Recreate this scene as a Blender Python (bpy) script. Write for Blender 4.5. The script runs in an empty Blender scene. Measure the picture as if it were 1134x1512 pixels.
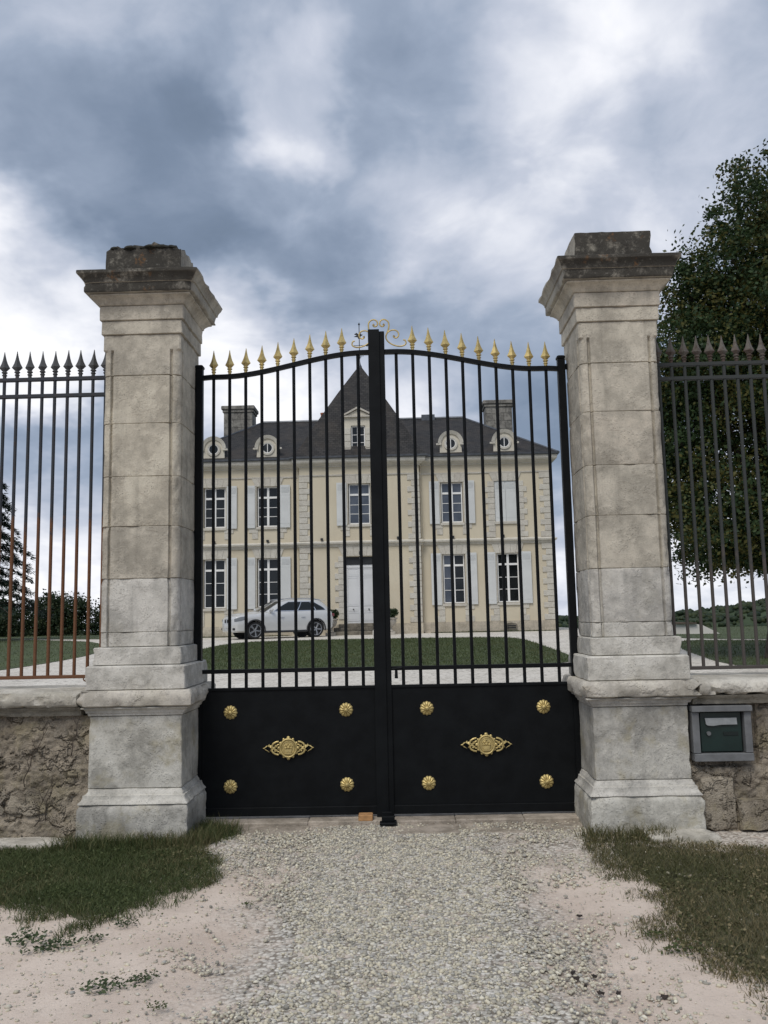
import bpy, bmesh, math, random
import numpy as np
from mathutils import Vector, Matrix, noise
R = math.radians
rng = np.random.default_rng(11)
random.seed(5)
scene = bpy.context.scene
COL = scene.collection

# ------------------------------------------------------------------ camera
CAM = Vector((0.16, 0.0, 1.6))
yaw, pitch, roll = R(1.2), R(6.84), R(1.2)
fw = Vector((-math.sin(yaw)*math.cos(pitch), math.cos(yaw)*math.cos(pitch), math.sin(pitch)))
r0 = Vector((math.cos(yaw), math.sin(yaw), 0)); u0 = r0.cross(fw)
rt = r0*math.cos(roll) - u0*math.sin(roll); up = u0*math.cos(roll) + r0*math.sin(roll)
cam = bpy.data.objects.new('camera', bpy.data.cameras.new('camera'))
COL.objects.link(cam)
m = Matrix((rt, up, -fw)).transposed().to_4x4(); m.translation = CAM
cam.matrix_world = m
cam.data.sensor_fit = 'HORIZONTAL'; cam.data.sensor_width = 36.0
cam.data.lens = 36.0*1270/1134
cam.data.clip_start = 0.05; cam.data.clip_end = 6000
scene.camera = cam
scene.render.resolution_x, scene.render.resolution_y = 768, 1024

# ------------------------------------------------------------------ light, sky, exposure
SUN_AZ, SUN_EL = 205.0, 52.0       # azimuth measured from +Y towards +X: behind the camera, a little left
sd = Vector((math.sin(R(SUN_AZ))*math.cos(R(SUN_EL)), math.cos(R(SUN_AZ))*math.cos(R(SUN_EL)), math.sin(R(SUN_EL))))
sun = bpy.data.objects.new('sun', bpy.data.lights.new('sun', 'SUN')); COL.objects.link(sun)
sun.data.energy = 1.5; sun.data.angle = R(28); sun.data.color = (1.0, 0.945, 0.86)
sun.rotation_euler = (-sd).to_track_quat('-Z', 'Y').to_euler(); sun.location = (0, -20, 60)

vs = scene.view_settings
vs.view_transform = 'Standard'; vs.look = 'None'; vs.gamma = 1.0; vs.use_curve_mapping = False; vs.exposure = 0.36
scene.cycles.use_denoising = True
scene.cycles.max_bounces = 6; scene.cycles.transparent_max_bounces = 4
scene.cycles.caustics_reflective = False; scene.cycles.caustics_refractive = False

class NT:
    """small node-tree writer"""
    def __init__(s, tree): s.t = tree; s.n = tree.nodes; s.l = tree.links
    def node(s, typ, ins=None, **kw):
        n = s.n.new(typ)
        for k, v in kw.items(): setattr(n, k, v)
        for k, v in (ins or {}).items(): s.put(n.inputs[k], v)
        return n
    def put(s, sock, v):
        if isinstance(v, bpy.types.NodeSocket): s.l.new(v, sock)
        elif isinstance(v, (tuple, list)) and len(v) == 3 and sock.type == 'RGBA': sock.default_value = (*v, 1)
        else: sock.default_value = v
    def math(s, op, a, b=0.0, c=0.0, clamp=False):
        n = s.n.new('ShaderNodeMath'); n.operation = op; n.use_clamp = clamp
        s.put(n.inputs[0], a); s.put(n.inputs[1], b); s.put(n.inputs[2], c); return n.outputs[0]
    def vmath(s, op, a, b=(0, 0, 0), out=0):
        n = s.n.new('ShaderNodeVectorMath'); n.operation = op
        s.put(n.inputs[0], a)
        if op == 'SCALE': s.put(n.inputs[3], b)
        else: s.put(n.inputs[1], b)
        return n.outputs[out]
    def noise(s, vec, scale, detail=4, rough=0.55, dist=0.0, out='Fac'):
        n = s.node('ShaderNodeTexNoise', {'Vector': vec, 'Scale': scale, 'Detail': detail, 'Roughness': rough, 'Distortion': dist})
        return n.outputs[out]
    def vor(s, vec, scale, feature='F1', out='Distance', rnd=1.0):
        n = s.node('ShaderNodeTexVoronoi', {'Vector': vec, 'Scale': scale, 'Randomness': rnd}, feature=feature)
        return n.outputs[out]
    def step(s, v, a, b, lo=0.0, hi=1.0):
        n = s.node('ShaderNodeMapRange', {'Value': v, 'From Min': a, 'From Max': b, 'To Min': lo, 'To Max': hi}, interpolation_type='SMOOTHSTEP')
        return n.outputs[0]
    def ramp(s, v, stops):
        n = s.node('ShaderNodeValToRGB', {'Fac': v}); e = n.color_ramp.elements
        while len(e) < len(stops): e.new(0.5)
        for q, (p, c) in zip(e, stops): q.position = p; q.color = (*c, 1)
        return n.outputs[0]
    def mix(s, f, a, b, mode='MIX'):
        n = s.n.new('ShaderNodeMix'); n.data_type = 'RGBA'; n.blend_type = mode
        s.put(n.inputs[0], f); s.put(n.inputs[6], a); s.put(n.inputs[7], b); return n.outputs[2]

world = bpy.data.worlds.new('World'); scene.world = world; world.use_nodes = True
w = NT(world.node_tree); w.n.clear()
dirv = w.node('ShaderNodeTexCoord').outputs['Generated']
dirv = w.vmath('NORMALIZE', dirv)
sky = w.node('ShaderNodeTexSky', sky_type='NISHITA', sun_disc=False, sun_elevation=R(SUN_EL), sun_rotation=R(SUN_AZ), altitude=100, dust_density=2.0)
sep = w.node('ShaderNodeSeparateXYZ', {0: dirv})
zc = w.math('ADD', w.math('MAXIMUM', sep.outputs[2], 0.0), 0.42)
pl = w.node('ShaderNodeCombineXYZ', {0: w.math('DIVIDE', sep.outputs[0], zc), 1: w.math('DIVIDE', sep.outputs[1], zc), 2: 0.0}).outputs[0]
warp = w.vmath('SCALE', w.vmath('SUBTRACT', w.noise(pl, 2.2, 3, 0.5, out='Color'), (0.5, 0.5, 0.5)), 0.28)
plw = w.vmath('ADD', pl, warp)
big = w.noise(plw, 1.3, 4, 0.5)
mid = w.noise(w.vmath('ADD', plw, (7.3, 2.1, 0.0)), 3.6, 6, 0.54, 0.1)
fine = w.noise(w.vmath('ADD', plw, (1.3, 9.1, 0.0)), 8.5, 6, 0.56, 0.15)
dens = w.math('ADD', w.math('ADD', w.math('MULTIPLY', big, 0.36), w.math('MULTIPLY', mid, 0.40)), w.math('MULTIPLY', fine, 0.24))
val = w.math('ADD', w.math('MULTIPLY', w.math('SUBTRACT', dens, 0.5), 1.70), 0.485)
# where the cloud deck is thin (bright) and thick (dark) in this part of the sky: azimuth, elevation, radius, weight
dwarp = w.vmath('SCALE', w.vmath('SUBTRACT', w.noise(pl, 4.0, 5, 0.58, out='Color'), (0.5, 0.5, 0.5)), 0.20)
dw = w.vmath('NORMALIZE', w.vmath('ADD', dirv, dwarp))
for az, el, rad, wt in [(-7.6, 32.5, 4.0, .26), (-8.6, 28.0, 3.6, .14), (10.9, 31.6, 5.0, .22), (19.0, 37.5, 6.0, .28), (-24.5, 19.5, 6.0, .55), (-12, 16.5, 5.5, .40),
                        (0.8, 26.0, 4.0, .14), (-22, 3.5, 7.0, .30), (16, 1.5, 9.0, .36), (8.2, 21.0, 4.5, .12), (16.5, 21.0, 4, .16), (-2, 13, 7, .24), (0, 3, 9, .26), (-17.5, 36, 5.0, .10), (18, 29, 5, .12),
                        (-18, 26.0, 7.0, -.22), (-6.0, 22.5, 6.5, -.24), (2.5, 31.0, 4.5, -.10), (-22, 9.5, 4.5, -.16), (11, 8.5, 6.0, -.20), (4.5, 18.0, 5.0, -.14), (-14, 30.5, 4.0, -.12), (13, 16.0, 5, -.10)]:
    c = (math.sin(R(az))*math.cos(R(el)), math.cos(R(az))*math.cos(R(el)), math.sin(R(el)))
    dt = w.vmath('DOT_PRODUCT', dw, c, out=1)
    val = w.math('ADD', val, w.step(dt, math.cos(R(rad*1.35)), 1.0, 0.0, wt))
cloud = w.ramp(val, [(0.0, (0.122, 0.162, 0.225)), (0.22, (0.170, 0.217, 0.298)), (0.45, (0.280, 0.333, 0.428)), (0.66, (0.448, 0.484, 0.570)), (0.85, (0.690, 0.705, 0.755)), (1.0, (0.86, 0.86, 0.87))])
cover = w.step(val, 0.30, 0.60, 0.90, 1.0)
b1 = w.node('ShaderNodeBackground', {'Color': sky.outputs[0], 'Strength': 0.075})
b2 = w.node('ShaderNodeBackground', {'Color': cloud, 'Strength': 1.0})
mx = w.node('ShaderNodeMixShader', {0: cover, 1: b1.outputs[0], 2: b2.outputs[0]})
w.node('ShaderNodeOutputWorld', {'Surface': mx.outputs[0]})

# ------------------------------------------------------------------ materials
MATS = {}
def material(name):
    mt = bpy.data.materials.new(name); mt.use_nodes = True
    t = NT(mt.node_tree); t.n.clear()
    t.bsdf = t.n.new('ShaderNodeBsdfPrincipled')
    t.out = t.node('ShaderNodeOutputMaterial', {'Surface': t.bsdf.outputs[0]})
    t.pos = t.node('ShaderNodeNewGeometry').outputs['Position']
    MATS[name] = mt
    return t
def fin(t, color, rough=0.8, bump=None, strength=0.3, dist=0.01, metal=0.0, spec=0.5, coat=0.0):
    t.put(t.bsdf.inputs['Base Color'], color); t.put(t.bsdf.inputs['Roughness'], rough)
    t.put(t.bsdf.inputs['Metallic'], metal); t.put(t.bsdf.inputs['Specular IOR Level'], spec)
    t.put(t.bsdf.inputs['Coat Weight'], coat)
    if bump is not None:
        b = t.node('ShaderNodeBump', {'Strength': strength, 'Distance': dist, 'Height': bump})
        t.l.new(b.outputs[0], t.bsdf.inputs['Normal'])
def paint(name, c, rough=0.5, var=0.12, scale=3.0, metal=0.0, spec=0.5, coat=0.0, bumps=0.0, bscale=80):
    t = material(name)
    n = t.noise(t.pos, scale, 5, 0.6)
    lo = tuple(x*(1-var) for x in c); hi = tuple(min(1, x*(1+var)) for x in c)
    col = t.mix(t.step(n, 0.3, 0.7), lo, hi)
    fin(t, col, rough, t.noise(t.pos, bscale, 3) if bumps else None, bumps, 0.004, metal, spec, coat)
    return t

def stone(name, light, dark, lichen=0.0, algae=0.0, grime=0.35, pit=0.5, relief=0.010):
    t = material(name)
    rnd = t.node('ShaderNodeObjectInfo').outputs['Random']
    n1 = t.noise(t.pos, 3.2, 6, 0.62); n2 = t.noise(t.pos, 17, 5, 0.65); n3 = t.noise(t.pos, 90, 3, 0.6)
    col = t.mix(t.step(n1, 0.38, 0.62), dark, light)
    col = t.mix(t.math('MULTIPLY', t.step(n2, 0.5, 0.72), 0.35), col, tuple(x*0.62 for x in dark))
    col = t.mix(t.math('MULTIPLY', t.step(n2, 0.52, 0.34), 0.28), col, tuple(min(.8, x*1.25) for x in light))
    col = t.mix(0.5, col, t.ramp(rnd, [(0, (0.42, 0.41, 0.40)), (0.5, (0.5, 0.5, 0.49)), (1, (0.56, 0.55, 0.52))]), 'OVERLAY')
    # run-off streaks, long in z
    st = t.noise(t.vmath('MULTIPLY', t.pos, (9, 9, 0.8)), 1.0, 5, 0.6)
    col = t.mix(t.math('MULTIPLY', t.step(st, 0.52, 0.75), grime), col, tuple(x*0.45 for x in dark))
    col = t.mix(t.math('MULTIPLY', t.step(n3, 0.55, 0.70), 0.42), col, tuple(x*0.4 for x in dark))
    if algae:
        a = t.math('MULTIPLY', t.step(t.noise(t.vmath('ADD', t.pos, (3, 8, 1)), 4.5, 5, 0.65), 0.5, 0.66), algae)
        col = t.mix(a, col, (0.33, 0.285, 0.16))
    if lichen:
        nz = t.node('ShaderNodeSeparateXYZ', {0: t.node('ShaderNodeNewGeometry').outputs['Normal']})
        face = t.math('MAXIMUM', t.step(nz.outputs[1], -0.2, -0.75), t.step(nz.outputs[2], 0.3, 0.8))
        l1 = t.step(t.noise(t.pos, 8, 8, 0.75), 0.24, 0.50)
        col = t.mix(t.math('MULTIPLY', t.math('MULTIPLY', l1, face), lichen), col, (0.034, 0.032, 0.028))
        sp = t.step(t.noise(t.pos, 26, 4, 0.7), 0.60, 0.68)
        col = t.mix(t.math('MULTIPLY', t.math('MULTIPLY', sp, face), 0.35), col, (0.28, 0.27, 0.24))
        og = t.math('MULTIPLY', t.step(t.noise(t.vmath('ADD', t.pos, (1.7, 0, 4)), 5.5, 4, 0.6), 0.60, 0.68), t.step(t.noise(t.pos, 40, 3), 0.42, 0.6))
        col = t.mix(t.math('MULTIPLY', t.math('MULTIPLY', og, face), 0.6), col, (0.20, 0.105, 0.045))
    pits = t.step(t.vor(t.pos, 55), 0.10, 0.34)
    pm = t.step(t.noise(t.pos, 9, 3), 0.50, 0.62)
    h = t.math('ADD', t.math('MULTIPLY', n3, 0.55), t.math('ADD', t.math('MULTIPLY', n2, 0.45), t.math('MULTIPLY', t.math('MULTIPLY', pits, pm), pit)))
    col = t.mix(t.math('MULTIPLY', t.math('MULTIPLY', t.math('SUBTRACT', 1.0, pits), pm), 0.35), col, tuple(x*0.4 for x in dark))
    fin(t, col, 0.92, h, 0.6 if relief < 0.02 else 1.0, relief, spec=0.25)
    return t
stone('limestone', (0.545, 0.505, 0.425), (0.365, 0.338, 0.285), grime=0.34)
stone('limestone_pale', (0.610, 0.590, 0.545), (0.395, 0.383, 0.352), grime=0.30, algae=0.08)
stone('limestone_pedestal', (0.56, 0.545, 0.50), (0.32, 0.310, 0.282), grime=0.38, algae=0.42)
stone('limestone_lichen', (0.42, 0.395, 0.335), (0.27, 0.25, 0.215), lichen=0.93, grime=0.4)
stone('coping_stone', (0.60, 0.570, 0.510), (0.40, 0.375, 0.325), grime=0.2, algae=0.1, pit=0.9)
stone('rubble', (0.36, 0.318, 0.258), (0.190, 0.165, 0.132), grime=0.5, algae=0.45, pit=1.2, relief=0.022)
stone('mortar', (0.36, 0.312, 0.25), (0.195, 0.167, 0.132), grime=0.5, algae=0.35, pit=1.6, relief=0.024)
stone('threshold', (0.46, 0.405, 0.345), (0.26, 0.225, 0.185), grime=0.3)
stone('dressed_stone', (0.585, 0.560, 0.505), (0.520, 0.495, 0.440), grime=0.08, pit=0.0)
stone('plinth_stone', (0.56, 0.505, 0.415), (0.42, 0.375, 0.30), grime=0.3, pit=0.2)
stone('chimney_stone', (0.30, 0.29, 0.265), (0.15, 0.145, 0.135), grime=0.6, pit=0.3)
stone('step_stone', (0.25, 0.225, 0.185), (0.13, 0.118, 0.098), grime=0.4, pit=0.4)
stone('urn_stone', (0.48, 0.45, 0.40), (0.30, 0.28, 0.245), grime=0.4, pit=0.3)

t = material('render_cream')
n1 = t.noise(t.pos, 0.5, 5, 0.6); n2 = t.noise(t.vmath('MULTIPLY', t.pos, (1.5, 1.5, 0.25)), 1.0, 5, 0.6)
c = t.mix(t.step(n1, 0.3, 0.7), (0.570, 0.505, 0.385), (0.620, 0.560, 0.435))
c = t.mix(t.math('MULTIPLY', t.step(n2, 0.5, 0.8), 0.25), c, (0.47, 0.40, 0.285))
fin(t, c, 0.9, t.noise(t.pos, 30, 4), 0.15, 0.01, spec=0.2)

t = material('slate')
br = t.node('ShaderNodeTexBrick', {'Vector': t.node('ShaderNodeTexCoord').outputs['UV'], 'Scale': 1.0, 'Mortar Size': 0.012, 'Brick Width': 0.22, 'Row Height': 0.13,
                                   'Color1': (0.022, 0.022, 0.024), 'Color2': (0.050, 0.048, 0.047), 'Mortar': (0.010, 0.010, 0.010)})
n1 = t.noise(t.pos, 0.8, 6, 0.65); n2 = t.noise(t.pos, 5, 5, 0.6)
c = t.mix(t.math('MULTIPLY', t.step(n1, 0.42, 0.7), 0.55), br.outputs[0], (0.060, 0.050, 0.042))
c = t.mix(t.math('MULTIPLY', t.step(n2, 0.58, 0.75), 0.4), c, (0.085, 0.08, 0.072))
fin(t, c, 0.72, br.outputs[1], -0.5, 0.012, spec=0.25)

paint('black_paint', (0.0060, 0.0070, 0.0080), 0.5, 0.25, 6, bumps=0.05, bscale=60, spec=0.13)
paint('gold_paint', (0.56, 0.44, 0.185), 0.45, 0.22, 25, metal=0.45, bumps=0.10, bscale=120)
paint('zinc', (0.10, 0.11, 0.125), 0.45, 0.2, 4, metal=0.5)
paint('white_paint', (0.80, 0.80, 0.79), 0.5, 0.05, 2)
paint('shutter_paint', (0.60, 0.615, 0.610), 0.6, 0.06, 1.2)
paint('door_paint', (0.66, 0.67, 0.68), 0.5, 0.05, 1.2)
paint('dark_panel', (0.014, 0.016, 0.018), 0.5, 0.1, 2)
paint('dark_metal', (0.018, 0.019, 0.021), 0.5, 0.2, 4)
paint('mailbox_frame', (0.150, 0.155, 0.160), 0.6, 0.18, 9, bumps=0.2, bscale=60)
paint('mailbox_green', (0.0085, 0.0230, 0.0200), 0.35, 0.2, 6)
paint('mailbox_dark', (0.006, 0.012, 0.011), 0.4, 0.2, 6)
paint('brushed_steel', (0.42, 0.45, 0.46), 0.35, 0.1, 20, metal=0.7)
paint('brick_orange', (0.42, 0.23, 0.10), 0.9, 0.2, 30, bumps=0.3)
paint('terracotta', (0.36, 0.13, 0.07), 0.9, 0.2, 8)
paint('white_wall', (0.62, 0.60, 0.56), 0.9, 0.08, 0.6)
paint('roof_far', (0.10, 0.075, 0.06), 0.9, 0.2, 1)
paint('curtain', (0.16, 0.18, 0.22), 0.3, 0.1, 1)
t = material('pane_dark'); fin(t, t.mix(t.step(t.noise(t.pos, 0.9, 2), 0.35, 0.65), (0.008, 0.010, 0.011), (0.018, 0.020, 0.021)), 0.06, spec=0.5)
t = material('pane_sky_tint'); fin(t, t.mix(t.step(t.noise(t.pos, 1.3, 3), 0.35, 0.65), (0.050, 0.062, 0.085), (0.085, 0.10, 0.13)), 0.08, spec=0.8)  # blue-grey base colour paints in the sky these panes reflect
t = material('car_paint'); fin(t, (0.60, 0.605, 0.60), 0.28, metal=0.2, coat=0.9)
t = material('car_glass'); fin(t, (0.016, 0.020, 0.022), 0.06, spec=0.3)
t = material('car_chrome'); fin(t, (0.62, 0.63, 0.65), 0.18, metal=1.0)
t = material('car_lamp'); fin(t, (0.16, 0.17, 0.18), 0.12, coat=1.0)
t = material('car_red'); fin(t, (0.16, 0.012, 0.012), 0.15, coat=1.0)
t = material('car_trim'); fin(t, (0.022, 0.022, 0.024), 0.6)
t = material('tyre'); fin(t, (0.014, 0.014, 0.015), 0.85)
t = material('alloy'); fin(t, (0.42, 0.43, 0.45), 0.3, metal=0.9)
t = material('number_plate'); fin(t, (0.55, 0.56, 0.56), 0.4)

def iron(name, top, low, rust_z, rust, finial=False):
    t = material(name)
    z = t.node('ShaderNodeSeparateXYZ', {0: t.pos}).outputs[2]
    n = t.noise(t.pos, 9, 5, 0.65)
    zz = t.math('ADD', z, t.math('MULTIPLY', t.math('SUBTRACT', n, 0.5), 0.8))
    c = t.mix(t.step(zz, rust_z+0.10, rust_z-0.10), top, low)
    c = t.mix(t.math('MULTIPLY', t.step(t.noise(t.pos, 35, 4, 0.7), 0.5, 0.7), rust), c, tuple(x*0.55 for x in low))
    fin(t, c, 0.7, t.noise(t.pos, 90, 3), 0.25, 0.003, spec=0.3)
iron('iron_rusty', (0.036, 0.042, 0.052), (0.140, 0.064, 0.031), 2.38, 0.35)
iron('iron_spear', (0.080, 0.084, 0.088), (0.080, 0.070, 0.065), 0.0, 0.2)
iron('iron_grey', (0.040, 0.045, 0.044), (0.075, 0.066, 0.060), 2.0, 0.25)
iron('iron_spear_worn', (0.135, 0.125, 0.110), (0.075, 0.052, 0.042), 3.66, 0.5)

def leafmat(name, a, b, c2=None, rough=0.6, trans=True):
    t = material(name)
    r = t.node('ShaderNodeNewGeometry').outputs['Random Per Island']
    n = t.noise(t.pos, 0.9, 3)
    col = t.mix(r, a, b)
    if c2: col = t.mix(t.math('MULTIPLY', t.step(t.math('ADD', t.math('MULTIPLY', r, 0.35), n), 0.66, 0.86), 0.8), col, c2)
    fin(t, col, rough, spec=0.3)
    if trans:
        tr = t.node('ShaderNodeBsdfTranslucent', {'Color': col})
        ms = t.node('ShaderNodeMixShader', {0: 0.22, 1: t.bsdf.outputs[0], 2: tr.outputs[0]})
        t.l.new(ms.outputs[0], t.out.inputs[0])
leafmat('leaf_maple', (0.018, 0.040, 0.014), (0.042, 0.075, 0.024), (0.110, 0.095, 0.022))
leafmat('needle', (0.012, 0.026, 0.018), (0.026, 0.046, 0.030))
leafmat('leaf_far', (0.014, 0.030, 0.013), (0.034, 0.055, 0.022), (0.050, 0.062, 0.022))
leafmat('leaf_pot', (0.020, 0.040, 0.016), (0.045, 0.070, 0.030))
leafmat('grass_green', (0.048, 0.070, 0.024), (0.108, 0.136, 0.050), (0.200, 0.170, 0.088))
leafmat('grass_dry', (0.062, 0.070, 0.028), (0.130, 0.130, 0.055), (0.260, 0.210, 0.120))
leafmat('lawn_blade', (0.044, 0.066, 0.020), (0.080, 0.105, 0.032), (0.110, 0.110, 0.045))
leafmat('weed', (0.040, 0.062, 0.028), (0.085, 0.115, 0.055))
paint('render_cream_trim', (0.60, 0.56, 0.47), 0.9, 0.08, 0.8)
paint('slate_plain', (0.032, 0.031, 0.031), 0.8, 0.3, 3)
paint('bark', (0.055, 0.042, 0.032), 0.95, 0.4, 6, bumps=0.8, bscale=14)
paint('dead_leaf', (0.030, 0.022, 0.018), 0.9, 0.4, 30)
paint('soil_grass', (0.080, 0.076, 0.042), 0.95, 0.4, 14, bumps=0.6, bscale=60)
paint('lawn_soil', (0.054, 0.074, 0.024), 0.95, 0.25, 1.5, bumps=0.6, bscale=25)
paint('hill_ground', (0.035, 0.055, 0.025), 0.95, 0.3, 0.05)
t = material('pebble')
r = t.node('ShaderNodeNewGeometry').outputs['Random Per Island']
c = t.ramp(r, [(0, (0.224, 0.215, 0.184)), (0.12, (0.347, 0.325, 0.275)), (0.24, (0.500, 0.455, 0.347)), (0.36, (0.408, 0.385, 0.310)), (0.5, (0.653, 0.595, 0.450)), (0.62, (0.510, 0.475, 0.369)), (0.76, (0.714, 0.655, 0.508)), (0.88, (0.367, 0.365, 0.342)), (1.0, (0.816, 0.765, 0.621))])
fin(t, t.mix(t.math('MULTIPLY', t.noise(t.pos, 120, 3), 0.3), c, (0.33, 0.31, 0.28)), 0.85, spec=0.3)

t = material('ground')
xyz = t.node('ShaderNodeSeparateXYZ', {0: t.pos}); X, Y, Z = xyz.outputs
wob = t.math('MULTIPLY', t.math('SUBTRACT', t.noise(t.pos, 2.2, 5, 0.6), 0.5), 0.9)
sand = t.mix(t.step(t.noise(t.pos, 1.6, 6, 0.62), 0.3, 0.7), (0.545, 0.450, 0.378), (0.690, 0.588, 0.502))
sand = t.mix(t.math('MULTIPLY', t.step(t.noise(t.pos, 22, 5, 0.7), 0.52, 0.72), 0.45), sand, (0.40, 0.335, 0.28))
sand = t.mix(t.math('MULTIPLY', t.step(t.noise(t.pos, 110, 4, 0.7), 0.56, 0.70), 0.6), sand, (0.26, 0.235, 0.21))
sand = t.mix(t.math('MULTIPLY', t.step(t.noise(t.vmath('ADD', t.pos, (5, 5, 5)), 75, 4, 0.7), 0.58, 0.72), 0.6), sand, (0.66, 0.62, 0.56))
vc = t.vor(t.pos, 46, out='Color'); vd = t.vor(t.pos, 46)
grav = t.ramp(t.node('ShaderNodeSeparateColor', {0: vc}).outputs[0], [(0, (0.32, 0.305, 0.28)), (0.3, (0.48, 0.455, 0.405)), (0.6, (0.60, 0.57, 0.51)), (1, (0.72, 0.69, 0.625))])
grav = t.mix(t.step(vd, 0.45, 0.75), grav, (0.21, 0.185, 0.155))
strip = t.step(t.math('ADD', t.math('ABSOLUTE', t.math('SUBTRACT', X, 0.10)), wob), 1.05, 0.50)
near = t.step(t.math('ADD', Y, wob), 5.3, 6.1)
gm = t.math('MULTIPLY', t.math('MAXIMUM', strip, t.math('MULTIPLY', near, 0.75)), t.step(t.noise(t.pos, 9, 4), 0.25, 0.5))
inside = t.step(Y, 7.2, 7.6)
pale = t.mix(t.step(t.noise(t.pos, 1.1, 6, 0.7), 0.3, 0.7), (0.58, 0.54, 0.475), (0.71, 0.67, 0.60))
pale = t.mix(t.math('MULTIPLY', t.step(t.noise(t.pos, 9, 5, 0.8), 0.50, 0.62), 0.75), pale, (0.20, 0.18, 0.155))
pale = t.mix(t.math('MULTIPLY', t.step(t.noise(t.vmath('ADD', t.pos, (4, 4, 0)), 11, 4, 0.8), 0.54, 0.66), 0.6), pale, (0.74, 0.71, 0.66))
c = t.mix(gm, sand, grav)
c = t.mix(inside, c, pale)
field = t.math('MAXIMUM', t.step(Y, 60, 64), t.step(t.math('ABSOLUTE', t.math('ADD', X, 2)), 45, 48))
c = t.mix(field, c, t.mix(t.noise(t.pos, 0.05, 4), (0.045, 0.065, 0.025), (0.10, 0.11, 0.05)))
damp = t.math('MULTIPLY', t.step(t.noise(t.vmath('ADD', t.pos, (1.3, 4.4, 0)), 1.9, 5, 0.6), 0.56, 0.66), t.math('MULTIPLY', t.step(Y, 6.2, 6.6), t.step(Y, 7.1, 6.9)))
c = t.mix(t.math('MULTIPLY', damp, 0.75), c, (0.17, 0.145, 0.105))
hh = t.math('ADD', t.math('MULTIPLY', t.math('SUBTRACT', 1.0, vd), gm), t.math('MULTIPLY', t.noise(t.pos, 60, 5, 0.7), 0.6))
fin(t, c, 0.95, hh, 0.55, 0.015, spec=0.15)

# ------------------------------------------------------------------ helpers
def put(name, data, mat, parent=None, loc=(0, 0, 0), **props):
    o = bpy.data.objects.new(name, data)
    COL.objects.link(o)
    if parent is not None: o.parent = parent
    o.location = loc
    if mat and data is not None and not data.materials: data.materials.append(MATS[mat])
    for k, v in props.items(): o[k] = v
    return o
def thing(name, label, category, loc=(0, 0, 0), rotz=0.0, group=None):
    o = bpy.data.objects.new(name, None); COL.objects.link(o)
    o.location = loc; o.rotation_euler = (0, 0, rotz); o.empty_display_size = 0.2
    o['label'] = label; o['category'] = category
    if group: o['group'] = group
    return o
class MB:
    def __init__(s): s.v = []; s.f = []; s.uv = None
    def add(s, v, f):
        o = len(s.v); s.v += [tuple(p) for p in v]; s.f += [tuple(i+o for i in q) for q in f]; return s
    def box(s, x0, x1, y0, y1, z0, z1, bev=0.0):
        if bev <= 0:
            v = [(x, y, z) for z in (z0, z1) for y in (y0, y1) for x in (x0, x1)]
            return s.add(v, [(0, 2, 3, 1), (4, 5, 7, 6), (0, 1, 5, 4), (2, 6, 7, 3), (0, 4, 6, 2), (1, 3, 7, 5)])
        b = bev; rings = []
        for z, i in ((z0, b), (z0+b, 0), (z1-b, 0), (z1, b)):
            j = max(b-i, 0)*0 + (b if i else 0)
            a0, a1, c0, c1 = x0+j, x1-j, y0+j, y1-j
            k = b*0.7
            rings.append([(a0+k, c0, z), (a1-k, c0, z), (a1, c0+k, z), (a1, c1-k, z), (a1-k, c1, z), (a0+k, c1, z), (a0, c1-k, z), (a0, c0+k, z)])
        return s.loft(rings)
    def loft(s, rings, closed=True, caps=True):
        n = len(rings[0]); v = [p for r_ in rings for p in r_]; f = []
        for k in range(len(rings)-1):
            for i in range(n if closed else n-1):
                j = (i+1) % n; a = k*n
                f.append((a+i, a+j, a+n+j, a+n+i))
        if caps and closed:
            f.append(tuple(range(n))[::-1]); f.append(tuple(range((len(rings)-1)*n, len(rings)*n)))
        return s.add(v, f)
    def lathe(s, prof, c=(0, 0, 0), n=16, rot=0.0, sx=1.0, sy=1.0):
        rings = [[(c[0]+sx*r_*math.cos(rot+2*math.pi*i/n), c[1]+sy*r_*math.sin(rot+2*math.pi*i/n), c[2]+z) for i in range(n)] for r_, z in prof]
        return s.loft(rings)
    def tube(s, pts, rad, n=8, flat=1.0):
        pts = [Vector(p) for p in pts]; rings = []
        rad = rad if isinstance(rad, (list, tuple)) else [rad]*len(pts)
        ref = Vector((0, 1, 0.01))
        for i, p in enumerate(pts):
            d = (pts[min(i+1, len(pts)-1)]-pts[max(i-1, 0)]).normalized()
            if abs(d.dot(ref)) > 0.97: a = d.cross(Vector((1, 0, 0))).normalized()
            else: a = d.cross(ref).normalized()
            b = a.cross(d).normalized()
            rings.append([p + a*(rad[i]*math.cos(2*math.pi*k/n)) + b*(rad[i]*flat*math.sin(2*math.pi*k/n)) for k in range(n)])
        return s.loft(rings)
    def prism(s, poly, y0, y1):      # polygon in xz pulled along y
        n = len(poly)
        v = [(x, y0, z) for x, z in poly] + [(x, y1, z) for x, z in poly]
        f = [tuple(range(n)), tuple(range(2*n-1, n-1, -1))] + [(i, i+n, (i+1) % n+n, (i+1) % n) for i in range(n)]
        return s.add(v, f)
    def mesh(s, name, smooth=None):
        me = bpy.data.meshes.new(name); me.from_pydata(s.v, [], s.f); me.validate()
        bm = bmesh.new(); bm.from_mesh(me); bmesh.ops.recalc_face_normals(bm, faces=bm.faces)
        if smooth:
            for f in bm.faces: f.smooth = True
            for e in bm.edges:
                if len(e.link_faces) == 2 and e.calc_face_angle(0) > R(smooth): e.smooth = False
        bm.to_mesh(me); bm.free()
        return me
    def obj(s, name, mat, parent=None, smooth=None, loc=(0, 0, 0), **props):
        return put(name, s.mesh(name, smooth), mat, parent, loc, **props)
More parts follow.
